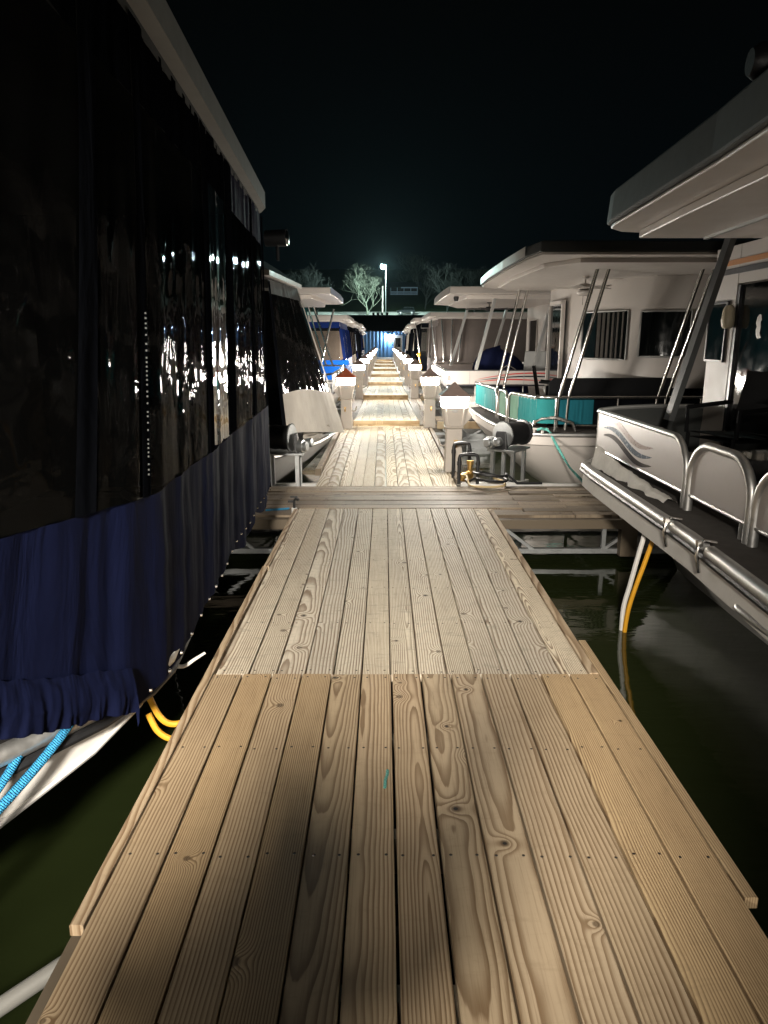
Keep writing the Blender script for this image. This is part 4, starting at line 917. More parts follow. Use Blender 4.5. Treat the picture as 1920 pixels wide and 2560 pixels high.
# folded flap over the bow rail
mb = MB()
def flap(u, v):
    y = 1.62 + .74 * u; z = zlow(y) + .115 - .175 * v + .010 * noise.noise(Vector((u * 16, v * 5, 2)))
    return Vector((surf(y, max(.3, z)) + .012 + .020 * math.sin(v * 2.6) + fold(u * 1.6, v, 33, .014, 12) * (.15 + v * v), y, z))
mb.grid(90, 18, flap); mb.build('canvas_flap', MT['navy'], b)
# roof edge and roof
yy = [.2 + .2 * k for k in range(32)]
edge = [(xt(y) + .06 - .5 * max(0, (y - 6.05)) ** 1.2, y) for y in yy]
mb = MB(); slab(mb, [(-6, .2)] + edge + [(edge[-1][0] - .12, 6.46), (-6, 6.5)], 2.60, 2.715); mb.build('roof', MT['dimtrim'], b)
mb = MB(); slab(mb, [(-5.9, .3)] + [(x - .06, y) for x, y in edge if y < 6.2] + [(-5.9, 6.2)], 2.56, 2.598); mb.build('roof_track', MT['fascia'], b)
# inside
mb = MB(); mb.box((-3.0, 3.4, 1.43), (.06, 5.7, 2.28)); mb.build('cabin_wall', MT['dark'], b)
for (ya, yb, seed) in ((.62, 1.70, 1), (1.76, 2.0, 2)):
    mb = MB(); sheet(mb, (-1.12, ya, 1.5), (-1.12, yb, 1.5), (-1.0, yb, 2.5), (-1.0, ya, 2.5), 30, 12, .03, seed, 8); mb.build('inner_curtain', MT['curtain'], b)
# bow: tube rail and flared hull
dk = [(-4.5, .5), (-2.7, .85), (-2.1, 1.22), (-1.62, 1.62), (-1.30, 2.0), (-1.06, 2.36), (-.965, 2.60), (-.94, 2.8), (-.97, 3.2), (-1.14, 3.9), (-1.4, 4.6), (-1.75, 5.4), (-2.3, 6.1), (-4.5, 6.2)]
wl = [(-4.5, 1.1), (-3.3, 1.3), (-2.85, 1.55), (-2.45, 1.85), (-2.18, 2.15), (-1.95, 2.42), (-1.82, 2.62), (-1.77, 2.80), (-1.82, 3.15), (-2.0, 3.8), (-2.3, 4.4), (-2.6, 5.1), (-3.0, 5.6), (-4.5, 5.8)]
zb_ = [-.45, -.42, -.30, -.13, -.01, .09, .15, .195, .13, .0, -.12, -.2, -.3, -.4]
mb = MB(); rows = []
for k in range(5):
    f = k / 4; rows.append([(x - .035 * f - .02 * math.sin(math.pi * f), y + .02 * f, .23 + (z - .23) * f) for (x, y), z in zip(dk, zb_)])
mb.loft(rows); mb.build('hull', MT['hull'], b)
mb = MB(); mb.tube([(x - .03, y + .015, z) for (x, y), z in zip(dk, zb_)][1:12], .012, 6); mb.build('chine_lip', MT['hull'], b)
mb = MB(); mb.loft([[(x - .036, y + .02, z) for (x, y), z in zip(dk, zb_)], [(x - .5, y + .05, min(z - .2, -.3)) for (x, y), z in zip(wl, zb_)], [(x - .9, y + .05, WATER_Z - .2) for x, y in wl]]); mb.build('hull_bottom', MT['black'], b)
mb = MB(); slab(mb, [(x - .02, y) for x, y in dk[::-1]], .215, .24); mb.build('deck', MT['dark'], b)
mb = MB(); mb.tube([(x + .015, y, .275) for x, y in dk[1:13]], .036, 10); mb.build('rub_rail', MT['alu'], b)
mb = MB(); mb.tube([(x + .03, y, .218) for x, y in dk[1:13]], .020, 8); mb.build('rubber_strip', MT['black'], b)
mb = MB(); mb.tube(crom([(-1.13, 2.38, .30), (-1.11, 2.30, .305), (-1.09, 2.24, .30), (-1.13, 2.12, .24), (-1.21, 1.92, .16), (-1.40, 1.5, .0)]), .016, 10); tag(mb.build('mooring_rope', MT['rope_blue']), 'thicker blue braided rope slanting down across the pale bow at the left edge', 'rope')
mb = MB(); mb.tube(crom([(-1.24, 2.25, .30), (-1.21, 2.17, .31), (-1.20, 2.13, .29), (-1.22, 2.03, .22), (-1.28, 1.85, .13), (-1.4, 1.5, .0)]), .015, 10); tag(mb.build('mooring_rope', MT['rope_blue']), 'shorter blue rope hanging beside the flap nearest the left edge of the photo', 'rope')
mb = MB(); mb.tube(crom([(-1.02, 3.05, .16), (-.985, 3.02, .135), (-.93, 3.03, .12), (-.885, 3.06, .14), (-.845, 3.10, .155)]), .012, 8, taper=.006); tag(mb.build('power_cord', MT['whitecord']), 'short white cord curving out of the dark beside the left dock edge', 'cord')
for k, (dz, dx, lab) in enumerate(((0, 0, 'upper yellow cord sagging between the left bow and the dock'), (-.075, -.012, 'lower yellow cord sagging between the left bow and the dock'))):
    mb = MB(); mb.tube(crom([(-1.03 + dx, 2.84, .06 + dz), (-.99 + dx, 2.82, -.01 + dz), (-.95, 2.82, -.05 + dz), (-.90, 2.84, -.06 + dz), (-.86, 2.88, -.04 + dz)]), .014, 8); tag(mb.build('power_cord', MT['yellow']), lab, 'cord', 'yellow cords under the left bow')
mb = MB(); mb.tube([(-1.5, 1.28, -.34), (-.88, 1.80, -.2)], .026, 12); tag(mb.build('fender_pole', MT['dimtrim']), 'grey pole reaching from the dock edge over the water at the bottom left', 'pole')

# ------------------------------------------------------------------ left: second boat with the pale canvas bow
b = thing('houseboat', 'second boat on the left under a black screen with a pale grey canvas foot', 'houseboat', (-2.5, 11, 0))
T0, T1, B1, B0 = Vector((-1.40, 8.95, 2.30)), Vector((-1.46, 12.5, 2.43)), Vector((-.70, 12.65, -.02)), Vector((-1.31, 9.2, .42))
def bil(u, v): return (B0 * (1 - u) + B1 * u) * (1 - v) + (T0 * (1 - u) + T1 * u) * v
def face(name, u0, u1, v0, v1, mat, amp, seed, nf=6, off=0.0):
    mb = MB(); n_ = Vector((.95, -.2, .25))
    v0f = v0 if callable(v0) else (lambda u: v0); v1f = v1 if callable(v1) else (lambda u: v1)
    def fn(u, v):
        uu = u0 + (u1 - u0) * u; vv = v0f(uu) + (v1f(uu) - v0f(uu)) * v
        return bil(uu, vv) + n_ * (fold(uu * 2, vv, seed, amp, nf) * min(1, 6 * min(u, 1 - u) + .1) + off + .05 * math.sin(math.pi * uu) * (1 - vv))
    mb.grid(50, 30, fn); return mb.build(name, mat, b)
vl = lambda u: .26 + .06 * u + .02 * math.sin(u * 5)
face('front_screen', .03, .95, vl, .915, MT['vinyl'], .020, 3, 7)
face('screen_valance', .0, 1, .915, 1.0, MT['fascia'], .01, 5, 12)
face('canvas_foot', .0, 1, 0, vl, MT['greycanvas'], .016, 8, 5)
face('corner_band', -.01, .035, 0, .99, MT['blackcanvas'], .004, 9, 3, .01)
face('front_piping', .95, 1.0, vl, .99, MT['greycanvas'], .006, 10, 3, .008)
mb = MB(); sheet(mb, (-1.31, 9.2, .42), (-2.6, 9.1, .42), (-2.6, 8.9, 2.25), (-1.40, 8.95, 2.30), 30, 24, .018, 12, 6); mb.build('side_screen', MT['vinyl'], b)
mb = MB(); mb.box((-3, 11, 1.3), (.05, 4, 2)); mb.box((-2.4, 11, .25), (1.6, 3.2, .06)); mb.prism([(-3.6, 12.40, .25), (-.84, 12.40, .25), (-1.47, 12.40, 2.38), (-3.6, 12.40, 2.42)], (0, .04, 0)); mb.build('cabin_wall', MT['dark'], b)
mb = MB(); slab(mb, [(-1.36, 8.85), (-1.40, 12.62), (-4, 12.7), (-4, 8.75)], 2.44, 2.50)
mb.v = [Vector((q.x, q.y, q.z + (-.10 if q.y < 10 else 0))) for q in mb.v]; mb.build('roof_trim', MT['roofwhite'], b)
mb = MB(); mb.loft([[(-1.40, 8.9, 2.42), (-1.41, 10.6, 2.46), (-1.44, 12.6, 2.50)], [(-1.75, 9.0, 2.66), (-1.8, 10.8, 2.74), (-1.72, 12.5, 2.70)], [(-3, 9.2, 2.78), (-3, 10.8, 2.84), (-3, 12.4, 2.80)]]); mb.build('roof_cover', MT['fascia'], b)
t = thing('searchlight', 'black searchlight on the roof of the second boat on the left', 'searchlight', (-1.62, 10.6, 2.7)); L = Vector((-1.62, 10.6, 2.78))
mb = MB(); mb.lathe([(.02, -.19), (.105, -.17), (.112, .0), (.115, .14)], L + Vector((.12, 0, .20)), (1, -.12, 0), 20); mb.build('lamp_body', MT['black'], t)
mb = MB(); mb.lathe([(.105, .139), (.09, .155), (.0, .165)], L + Vector((.12, 0, .20)), (1, -.12, 0), 20, False); mb.build('lens', MT['steel'], t)
mb = MB(); mb.tube([L + Vector((.12, 0, -.1)), L + Vector((.12, 0, .1))], .022, 8); mb.build('stem', MT['black'], t)
dk = [(-4, 12.55), (-1.2, 12.55), (-.86, 12.3), (-.84, 11.9), (-1.0, 10.8), (-1.25, 9.9), (-1.45, 9.35), (-1.8, 9.15), (-4, 9.1)]
mb = MB(); hull_loft(mb, dk, [(-4, 12.3), (-2.2, 12.2), (-1.75, 11.8), (-1.7, 11.4), (-1.75, 10.8), (-1.95, 10.2), (-2.2, 9.7), (-2.5, 9.5), (-4, 9.4)], .06, bulge=.2); mb.build('hull', MT['hull'], b)
mb = MB(); slab(mb, dk, .06, .09); mb.build('deck', MT['white'], b)
mb = MB(); mb.tube([(x + .01, y, .075) for x, y in dk[1:8]], .03, 8); mb.build('rub_rail', MT['alu'], b)
mb = MB(); mb.grid(24, 10, lambda u, v: Vector((-1.18 + .30 * u + .04 * noise.noise(Vector((u * 4, v * 4, 7))), 10.55 + 1.2 * u - .25 * v, .10 + .26 * v * (1 - .5 * u) + .05 * noise.noise(Vector((u * 5, v * 5, 1)))))); mb.build('loose_canvas', MT['greycanvas'], b)
mb = MB(); mb.box((-.97, 11.35, .125), (.05, .22, .02)); mb.box((-.97, 11.35, .10), (.03, .08, .04)); mb.build('cleat', MT['steel'], b)

# ------------------------------------------------------------------ left: third boat, deep teal screens and open rails
b = thing('houseboat', 'third boat on the left with deep teal curtains behind crossed slanting poles', 'houseboat', (-3, 17.7, 0))
dk = [(-6, 20.3), (-1.4, 20.3), (-1.12, 20), (-1.08, 18), (-1.12, 16.2), (-1.3, 15.7), (-1.7, 15.5), (-6, 15.5)]
mb = MB(); slab(mb, dk, .28, .40); mb.build('deck', MT['white'], b)
mb = MB(); hull_loft(mb, dk, [(x - (.7 if x > -5 else 0), y) for x, y in dk], .28); mb.build('hull', MT['hull'], b)
mb = MB(); mb.tube([(-1.78, 15.55, .40), (-1.78, 15.55, .86), (-1.3, 15.62, .86), (-1.14, 16.1, .86), (-1.10, 18, .88), (-1.14, 20, .90), (-1.4, 20.2, .90), (-4, 20.2, .90)], .024, 8)
for z in (.55, .7): mb.tube([(-1.3, 15.62, z), (-1.14, 16.1, z), (-1.10, 18, z), (-1.14, 20, z)], .012, 6)
for (x, y) in ((-1.3, 15.62), (-1.14, 16.4), (-1.1, 17.2), (-1.1, 18.2), (-1.12, 19.2), (-1.15, 20)): mb.tube([(x, y, .4), (x, y, .88)], .018, 6)
mb.build('bow_rail', MT['steel'], b)
for y0, y1 in ((15.75, 17.1), (17.25, 18.1), (18.3, 19.9)):
    mb = MB(); mb.box((-1.13, (y0 + y1) / 2, .66), (.015, y1 - y0 - .05, .40)); mb.build('rail_panel', MT['greybox'], b)
for (p, q) in (((-1.56, 19.6, .90), (-2.02, 19.6, 2.44)), ((-1.36, 19.4, .90), (-1.86, 19.4, 2.44)), ((-1.75, 20.0, .9), (-1.35, 19.8, 2.4)), ((-1.5, 16, .9), (-1.95, 16, 2.44))):
    mb = MB(); mb.tube([p, q], .026, 8); mb.build('roof_post', MT['steel'], b)
ro = [(-6, 20.2), (-1.3, 20.2), (-1.10, 19.8), (-1.07, 18), (-1.12, 15.5), (-6, 15.45)]
mb = MB(); slab(mb, ro, 2.53, 2.66, .002); mb.build('roof', MT['roofwhite'], b, .012)
mb = MB(); mb.loft([[(x + .01, y, 2.66) for x, y in ro[1:5]], [(x + .012, y, 2.535) for x, y in ro[1:5]]]); mb.build('lit_edge', MT['porch'], b)  # bluish colour stands for lamp light along this edge
mb = MB(); slab(mb, [(-6, 20), (-1.6, 20), (-1.42, 18), (-1.55, 15.8), (-6, 15.75)], 2.45, 2.529); mb.build('ceiling', MT['roofwhite'], b, .006)
mb = MB(); sheet(mb, (-1.85, 19.9, .95), (-4.5, 19.6, .95), (-4.5, 19.6, 2.44), (-2.1, 19.9, 2.44), 30, 12, .02, 4, 8); mb.build('curtain', MT['deepteal'], b)
mb = MB(); mb.box((-3.2, 18, 1.4), (.05, 4, 2)); mb.build('cabin_wall', MT['deepteal'], b)

# ------------------------------------------------------------------ the rows beyond: boats closed in with canvas
def covered_boat(label, s, y0, y1, x0, zr, cmat, wmat, skirt, frontlean=.14, poles=0, trim='roofwhite', hood=None):
    b = thing('houseboat', label, 'houseboat', (s * 3, (y0 + y1) / 2, 0), 'canvas covered boats further down the rows')
    X = lambda x: s * x
    dk = [(X(7), y1), (X(x0 + .5), y1), (X(x0 + .05), y1 - .4), (X(x0), (y0 + y1) / 2), (X(x0 + .05), y0 + .4), (X(x0 + .4), y0), (X(7), y0)]
    if s > 0: dk = dk[::-1]
    mb = MB(); slab(mb, dk, .22, .36); mb.build('deck', MT['white'], b)
    mb = MB(); hull_loft(mb, dk if s < 0 else dk, [(x + s * (.8 if abs(x) < 6 else 0), y) for x, y in dk], .22); mb.build('hull', MT['hull'], b)
    ro = [(X(7), y1 + .15), (X(x0 + .3), y1 + .15), (X(x0 + .04), y1 - .2), (X(x0 + .02), y0 + .2), (X(x0 + .06), y0 - .1), (X(7), y0 - .15)]
    if s > 0: ro = ro[::-1]
    mb = MB(); slab(mb, ro, zr - .13, zr, .004); mb.build('roof', MT[trim], b, .015)
    mb = MB(); slab(mb, [(x + s * .18 if abs(x) < 6 else x, y) for x, y in ro], zr - .19, zr - .131); mb.build('roof_lip', MT['roofwhite'], b)
    zt = zr - .2; xf0, xf1 = x0 + .32, x0 + .32 - frontlean; zm = .98
    def q(y, z): f = (z - .4) / (zt - .4); return (X(xf1 + (xf0 - xf1) * f), y, z)
    n = 3; ln = (y1 - y0 - .3) / n
    for k in range(n):
        a, c = y0 + .15 + ln * k + .05, y0 + .15 + ln * (k + 1) - .05
        mb = MB(); sheet(mb, q(a, zm), q(c, zm), q(c, zt - .2), q(a, zt - .2), 16, 12, .018, y0 + k, 5); mb.build('vinyl_window', MT[wmat], b)
    mb = MB(); sheet(mb, q(y0 + .1, .38), q(y1 - .1, .38), q(y1 - .1, zm), q(y0 + .1, zm), 40, 8, .02, y0 + 9, 6); mb.build('canvas_skirt', MT[skirt], b)
    mb = MB(); sheet(mb, q(y0 + .1, zt - .2), q(y1 - .1, zt - .2), q(y1 - .1, zt), q(y0 + .1, zt), 40, 3, .008, y0 + 4, 9); mb.build('valance', MT[cmat], b)
    for k in range(n + 1):
        y = y0 + .15 + ln * k; mb = MB(); mb.bar(q(y, zm), q(y, zt - .2), .1, .015, (0, 1, 0)); mb.build('canvas_band', MT[cmat], b)
    # near side, seen from the walkway's start
    ys_ = y0 + .1; xa = xf0; xe = 5.5
    mb = MB(); sheet(mb, (X(xa), ys_, zm), (X(xe), ys_, zm), (X(xe), ys_, zt - .18), (X(xa), ys_, zt - .18), 26, 10, .02, y0 + 2, 5); mb.build('side_screen', MT[wmat] if wmat != 'vinyl2' else MT['vinyl2'], b)
    mb = MB(); sheet(mb, (X(xf1), ys_ - .01, .38), (X(xe), ys_ - .01, .38), (X(xe), ys_ - .01, zm), (X(xa), ys_ - .01, zm), 26, 5, .015, y0 + 5, 6); mb.build('side_skirt', MT[skirt], b)
    mb = MB(); sheet(mb, (X(xa), ys_ - .005, zt - .18), (X(xe), ys_ - .005, zt - .18), (X(xe), ys_ - .005, zt), (X(xa), ys_ - .005, zt), 26, 3, .008, y0 + 6, 9); mb.build('side_valance', MT[cmat], b)
    mb = MB(); mb.box((X(4.2), (y0 + y1) / 2, 1.3), (.05, y1 - y0 - .5, 1.9)); mb.build('cabin_wall', MT['mesh'], b)
    mb = MB(); mb.box((X(x0 + 1.3), (y0 + y1) / 2, .62), (.6, 1.6, .5)); mb.box((X(x0 + 1.6), (y0 + y1) / 2, 1.0), (.12, 1.6, .4)); mb.build('settee', MT['greybox'], b, .03)
    for k in range(poles):
        a = y0 + .3 + .5 * k; mb = MB(); mb.tube([(X(x0 + .28 + .22 * k), ys_ - .07, .95), (X(x0 + .10 + .32 * k), ys_ - .07, zt)], .022, 6); mb.build('pole', MT['steel'], b)
    if hood:
        mb = MB(); sheet(mb, (X(x0 + .05), y0 + .1, .55), (X(x0 + .05), y1 - .5, .55), (X(x0 + .3), y1 - .5, .98), (X(x0 + .3), y0 + .1, .98), 20, 6, .03, 3, 6); mb.grid(16, 6, lambda u, v: Vector((X(x0 + .05 + .03 * noise.noise(Vector((u * 5, v * 4, 2))) + .9 * u), y0 + .05 - .06 * v, .98 - .14 * (1 - v) - .0 * u))); mb.build('sagging_cover', MT[hood], b)
    return b
covered_boat('fourth boat on the left, bright royal blue canvas under its windows', -1, 22.5, 27.2, 1.05, 2.33, 'royaldark', 'vinyl2', 'royal', .22, 0, hood='royal')
covered_boat('fifth boat on the left, tan curtains under a scalloped roof edge', -1, 29.0, 33.6, 1.08, 2.32, 'blackcanvas', 'tancanvas', 'tancanvas')
covered_boat('sixth boat on the left, black and clear screens', -1, 35.6, 40.2, 1.05, 2.36, 'blackcanvas', 'vinyl2', 'blackcanvas')
covered_boat('seventh boat on the left, pale blue curtains with navy edging', -1, 42.3, 46.8, 1.10, 2.30, 'navy', 'porch', 'navy')
covered_boat('eighth boat on the left, dark, next to last before the blue building', -1, 49.0, 53.3, 1.35, 2.25, 'navy', 'vinyl2', 'blackcanvas')
covered_boat('ninth boat on the left, last one before the blue building', -1, 55.6, 59.8, 1.4, 2.15, 'greycanvas', 'vinyl2', 'navy')
covered_boat('fourth boat on the right, brown grey mesh screens behind thin poles', 1, 22.1, 27.0, 1.32, 2.40, 'mesh', 'mesh', 'mesh', .05, 4)
covered_boat('fifth boat on the right, clear screen with black edging beside the mesh screened boat', 1, 28.9, 33.4, 1.15, 2.44, 'blackcanvas', 'vinyl2', 'blackcanvas', .1, 1)
covered_boat('sixth boat on the right, black screened', 1, 35.4, 40.0, 1.12, 2.34, 'blackcanvas', 'vinyl', 'blackcanvas')
covered_boat('seventh boat on the right, pale curtains with white frame', 1, 42.1, 46.5, 1.20, 2.30, 'greycanvas', 'greycanvas', 'blackcanvas')
covered_boat('eighth boat on the right, pale blue curtains', 1, 48.8, 53.2, 1.30, 2.26, 'navy', 'porch', 'navy')
covered_boat('ninth boat on the right, last one before the blue building', 1, 55.5, 59.6, 1.6, 2.2, 'blackcanvas', 'vinyl2', 'blackcanvas')
mb = MB(); pts = [(1.55 + .02 * math.cos(k), 21.9 - .11 * math.sin(R(k * 30)), .80 + .13 * math.cos(R(k * 30)) + .002 * k) for k in range(36)]; mb.tube(pts, .02, 6); tag(mb.build('rope_coil', MT['whitecord']), 'pale rope coil hanging at the bow rail below the brown grey mesh screens', 'rope')
mb = MB(); mb.lathe([(.0, -.09), (.05, -.08), (.075, 0), (.05, .08), (0, .09)], (1.35, 27.9, 1.05), (.2, 0, 1), 12, False); mb.tube([(1.35, 27.9, .95), (1.45, 27.9, .5)], .03, 6); tag(mb.build('float_buoy', MT['yellow']), 'small yellow float on a post beside the mesh screened boat', 'float')

# ------------------------------------------------------------------ shore: blue building, road lamp, trees, car, porch
t = thing('marina_building', 'low blue ribbed building with a dark roof at the end of the walkway', 'building', (0, 76, -.15))
mb = MB(); pts = []; x = -10.0; k = 0
while x < 10:
    d = 0 if k % 4 in (0, 1) else .05; pts.append((x, 74.5 + d)); x += .075 if k % 2 else .11; k += 1
mb.loft([[(x, y, -.12) for x, y in pts], [(x, y, 2.5) for x, y in pts]], False); mb.build('front_wall', MT['bluewall'], t)
mb = MB(); mb.box((-10, 80, 1.2), (.1, 11, 2.6)); mb.box((10, 80, 1.2), (.1, 11, 2.6)); mb.build('side_wall', MT['bluewall'], t)
mb = MB(); mb.prism([(-12, 73.6, 2.42), (-12, 73.6, 2.56), (-12, 80.5, 4.26), (-12, 87, 2.6), (-12, 87, 2.42)], (24, 0, 0)); rf = mb.build('roof', MT['shingle'], t)
for x in (-.95, -.45, .0, .55): mb = MB(); mb.lathe([(.12, 0), (.12, .22), (.16, .23), (.16, .30)], (x - .2, 80.4, 4.2), (0, 0, 1), 10); mb.build('roof_vent', MT['shingle'], rf)
mb = MB(); mb.box((1.42, 74.44, .95), (.85, .06, 2.1)); dr = mb.build('door', MT['greybox'], t)
mb = MB()
for x in (.97, 1.87): mb.box((x, 74.43, .97), (.07, .09, 2.16))
mb.box((1.42, 74.43, 2.05), (.97, .09, .07)); mb.build('door_frame', MT['porch'], dr)
mb = MB(); mb.box((1.42, 74.40, 1.35), (.55, .02, .9)); mb.build('door_glass', MT['glass'], dr)
MT['walllamp'] = emitter('wall_lamp_lens', (.72, .88, 1.0), 420)
mb = MB(); mb.box((.62, 74.33, 2.13), (.50, .26, .12)); lp = mb.build('lamp_hood', MT['fascia'], t)
mb = MB(); mb.box((.62, 74.31, 1.93), (.40, .18, .26)); mb.build('lamp_lens', MT['walllamp'], lp)
mb = MB(); mb.board(-1.6, 1.8, 69, 73.9, -.13); mb.box((0, 71.5, -.4), (5, 5, .3)); tag(mb.build('landing_stage', MT['far_wood']), 'landing stage in front of the blue building', 'dock')

LX, LY = .42, 174.0
LT = 18.2
t = thing('street_lamp', 'bright road lamp on a slim tall pole above the dark roof', 'street lamp', (LX, LY, terr(LY)))
mb = MB(); mb.tube([(LX, LY, terr(LY)), (LX, LY, LT - .5)], .13, 10, taper=.08); mb.build('pole', MT['galv'], t)
mb = MB(); mb.tube([(LX, LY, LT - .6), (LX - .1, LY - .2, LT + .1), (LX - .5, LY - .5, LT + .35)], .06, 8); mb.build('arm', MT['galv'], t)
MT['streetlens'] = emitter('street_lamp_lens', (.74, 1.0, .95), 3000)
mb = MB(); mb.lathe([(.03, -.62), (.42, -.52), (.62, -.18), (.58, .16), (.36, .30), (.05, .36)], (LX - .6, LY - .6, LT), (0, 0, 1), 18); mb.build('lens', MT['streetlens'], t)
li = bpy.data.lights.new('street_light', 'POINT'); li.energy = 48000; li.color = (.66, 1.0, .93); li.shadow_soft_size = .4
lo = bpy.data.objects.new('street_light', li); COL.objects.link(lo); lo.location = Vector((LX - .6, LY - 1.7, LT - .1)) - t.location; lo.parent = t
t = MB(); mb = MB(); mb.tube([(-.35, 183, terr(183) - .3), (-.35, 183, 14.4)], .17, 8, taper=.13); tag(mb.build('utility_pole', MT['polewood']), 'short pale wooden pole by the road left of the lamp', 'pole')

def bare_tree(label, loc, h, spread, seed, mat, depth=6, trunk=.16):
    rnd = random.Random(seed); t = thing('bare_tree', label, 'tree', loc, 'leafless trees along the road')
    trunk_mb, crown = MB(), MB(); L = Vector(loc)
    def grow(p, d, ln, r, lv):
        n = 3; pts = [p]; q = p.copy(); dd = d.copy()
        for i in range(n):
            dd = (dd + Vector((rnd.uniform(-1, 1), rnd.uniform(-1, 1), rnd.uniform(-.5, .8))) * .16).normalized(); q = q + dd * ln / n; pts.append(q.copy())
        (trunk_mb if lv == 0 else crown).tube(pts, r, 6 if lv < 2 else 4, taper=r * .66)
        if lv >= depth: return
        nb = 5 if lv == 0 else (4 if lv == 1 else (3 if rnd.random() < .7 else 2))
        for k in range(nb):
            ax = Vector((rnd.uniform(-1, 1), rnd.uniform(-1, 1), rnd.uniform(-.25, .45))).normalized()
            nd = (dd * rnd.uniform(.35, .85) + ax * spread * rnd.uniform(.6, 1.2) + Vector((0, 0, .12))).normalized()
            at_ = pts[-1] if k < 2 else pts[1 + k % 3]
            grow(at_, nd, ln * (rnd.uniform(.70, .95) if lv < 2 else rnd.uniform(.55, .8)), r * .6, lv + 1)
    grow(L - Vector((0, 0, .4)), Vector((0, 0, 1)), h * .30, h * trunk * .13, 0)
    trunk_mb.build('trunk', mat, t); crown.build('crown', mat, t); return t
def G(x, y): return (x, y, tz(x, y))
bare_tree('pale leafless tree lit by the road lamp just left of it', G(-4.0, 182), 12.5, .72, 3, MT['bark'], 6, .15)
bare_tree('tall dim leafless tree with upright twigs, far left of the lamp', G(-15.5, 172), 12.5, .62, 8, MT['darkbark'], 6)
bare_tree('dim leafless tree behind the pale roofs, leftmost of all', G(-22, 190), 12, .7, 12, MT['darkbark'], 5)
bare_tree('leafless tree above the white boat roofs, right of the car', G(16.5, 190), 11.5, .55, 21, MT['darkbark'], 6)
bare_tree('thin leafless tree rising behind the pale porch', G(9.8, 246), 13, .6, 5, MT['bark'], 6)
bare_tree('rightmost dim leafless tree, close behind the white boat roofs', G(24, 195), 12, .55, 31, MT['darkbark'], 6)
bare_tree('leafless tree near the right end of the porch', G(11.5, 205), 10, .7, 41, MT['darkbark'], 6)

# car on the road
CX, CY = 5.7, 190.5; CZ = terr(CY) + .03
t = thing('parked_car', 'dark boxy car standing on the road beyond the roof', 'car', (CX, CY, CZ)); P = lambda x, y, z: Vector((CX + x, CY + y, CZ + z))
lowp = [(-2.3, .42), (-2.36, .75), (-2.25, .98), (-1.15, 1.10), (2.20, 1.10), (2.32, .9), (2.32, .45)]
mb = MB(); mb.prism([P(x, -.9, z) for x, z in lowp], (0, 1.8, 0)); mb.build('body', MT['carpaint'], t, .06)
mb = MB(); mb.hexa([P(-1.2, -.86, 1.10), P(2.18, -.86, 1.10), P(2.18, .86, 1.10), P(-1.2, .86, 1.10), P(-.62, -.70, 1.74), P(2.0, -.72, 1.74), P(2.0, .72, 1.74), P(-.62, .70, 1.74)]); mb.build('cabin_glass', MT['glass'], t, .03)
mb = MB(); mb.box(P(.7, 0, 1.79), (2.75, 1.5, .09)); mb.build('roof', MT['carpaint'], t, .03)
for x in (-1.45, 1.45):
    for sy in (-.86, .86):
        mb = MB(); mb.lathe([(.30, -.11), (.37, -.09), (.37, .09), (.30, .11)], P(x, sy, .37), (0, 1, 0), 18); w_ = mb.build('wheel', MT['black'], t)
        mb = MB(); mb.lathe([(.20, -.125), (.20, .125)], P(x, sy, .37), (0, 1, 0), 12); mb.build('rim', MT['alu'], w_)
for sy in (-.62, .62): mb = MB(); mb.lathe([(.10, 0), (.09, .05)], P(-2.33, sy, .85), (-1, 0, 0), 12); mb.build('headlight', MT['alu'], t)

t = thing('porch_house', 'distant pale blue porch with white balustrade on the hill', 'house', (6, 243, terr(240))); zz = terr(243) + .1
mb = MB()
for x in [2.2 + .27 * k for k in range(32)]: mb.box((x, 241, zz + .55), (.13, .06, .9))
mb.box((6.5, 241, zz + 1.05), (8.8, .09, .12)); mb.box((6.5, 241, zz + .12), (8.8, .09, .12)); mb.build('balustrade', MT['porch'], t)
for x in (2.2, 4.3, 6.5, 8.7, 10.8): mb = MB(); mb.box((x, 241, zz + 1.2), (.16, .16, 2.3)); mb.build('porch_post', MT['porch'], t)
mb = MB(); mb.box((8.2, 241, zz + 2.3), (5.4, .2, .34)); mb.build('porch_beam', MT['porch'], t)
mb = MB(); mb.box((6.5, 247, zz + 1.6), (10, 6, 3.4)); mb.build('wall', MT['shingle'], t)
mb = MB(); mb.prism([(.8, 240.6, zz + 2.5), (.8, 246, zz + 4.4), (.8, 250.6, zz + 2.5)], (11.6, 0, 0)); mb.build('roof', MT['shingle'], t)

# ------------------------------------------------------------------ the photographer, whose shadow falls along the near planks
def skinned(name, chains, mat, parent=None, sub=2):
    vs, es, rs, idx = [], [], [], {}
    for ch in chains:
        last = None
        for (k, p, r) in ch:
            if k not in idx: idx[k] = len(vs); vs.append(p); rs.append(r)
            if last is not None: es.append((last, idx[k]))
            last = idx[k]
    me = bpy.data.meshes.new(name); me.from_pydata([Vector(v) - parent_loc(parent) for v in vs], es, []); me.materials.append(mat)
    o = bpy.data.objects.new(name, me); COL.objects.link(o)
    o.modifiers.new('skin', 'SKIN')
    if not me.skin_vertices: me.attributes.new
    for i, r in enumerate(rs):
        sv = me.skin_vertices[0].data[i]; sv.radius = (r, r); sv.use_root = (i == 0)
    m = o.modifiers.new('sub', 'SUBSURF'); m.levels = sub; m.render_levels = sub
    if parent: o.parent = parent
    return o
PX, PY = -.40, -.50
MT['skin'] = plain('skin', (.45, .29, .21), .5, 0, .4, .06, 9.0); MT['denim'] = canvas('dark_denim', (.03, .04, .07)); MT['jacket'] = canvas('dark_jacket', (.03, .03, .032)); MT['hair'] = plain('dark_hair', (.03, .02, .014), .6, 0, .3, .3, 60.0)
t = thing('person', 'person in a hooded dark jacket holding up a phone, casting the shadow on the planks', 'person', (PX, PY, 0))
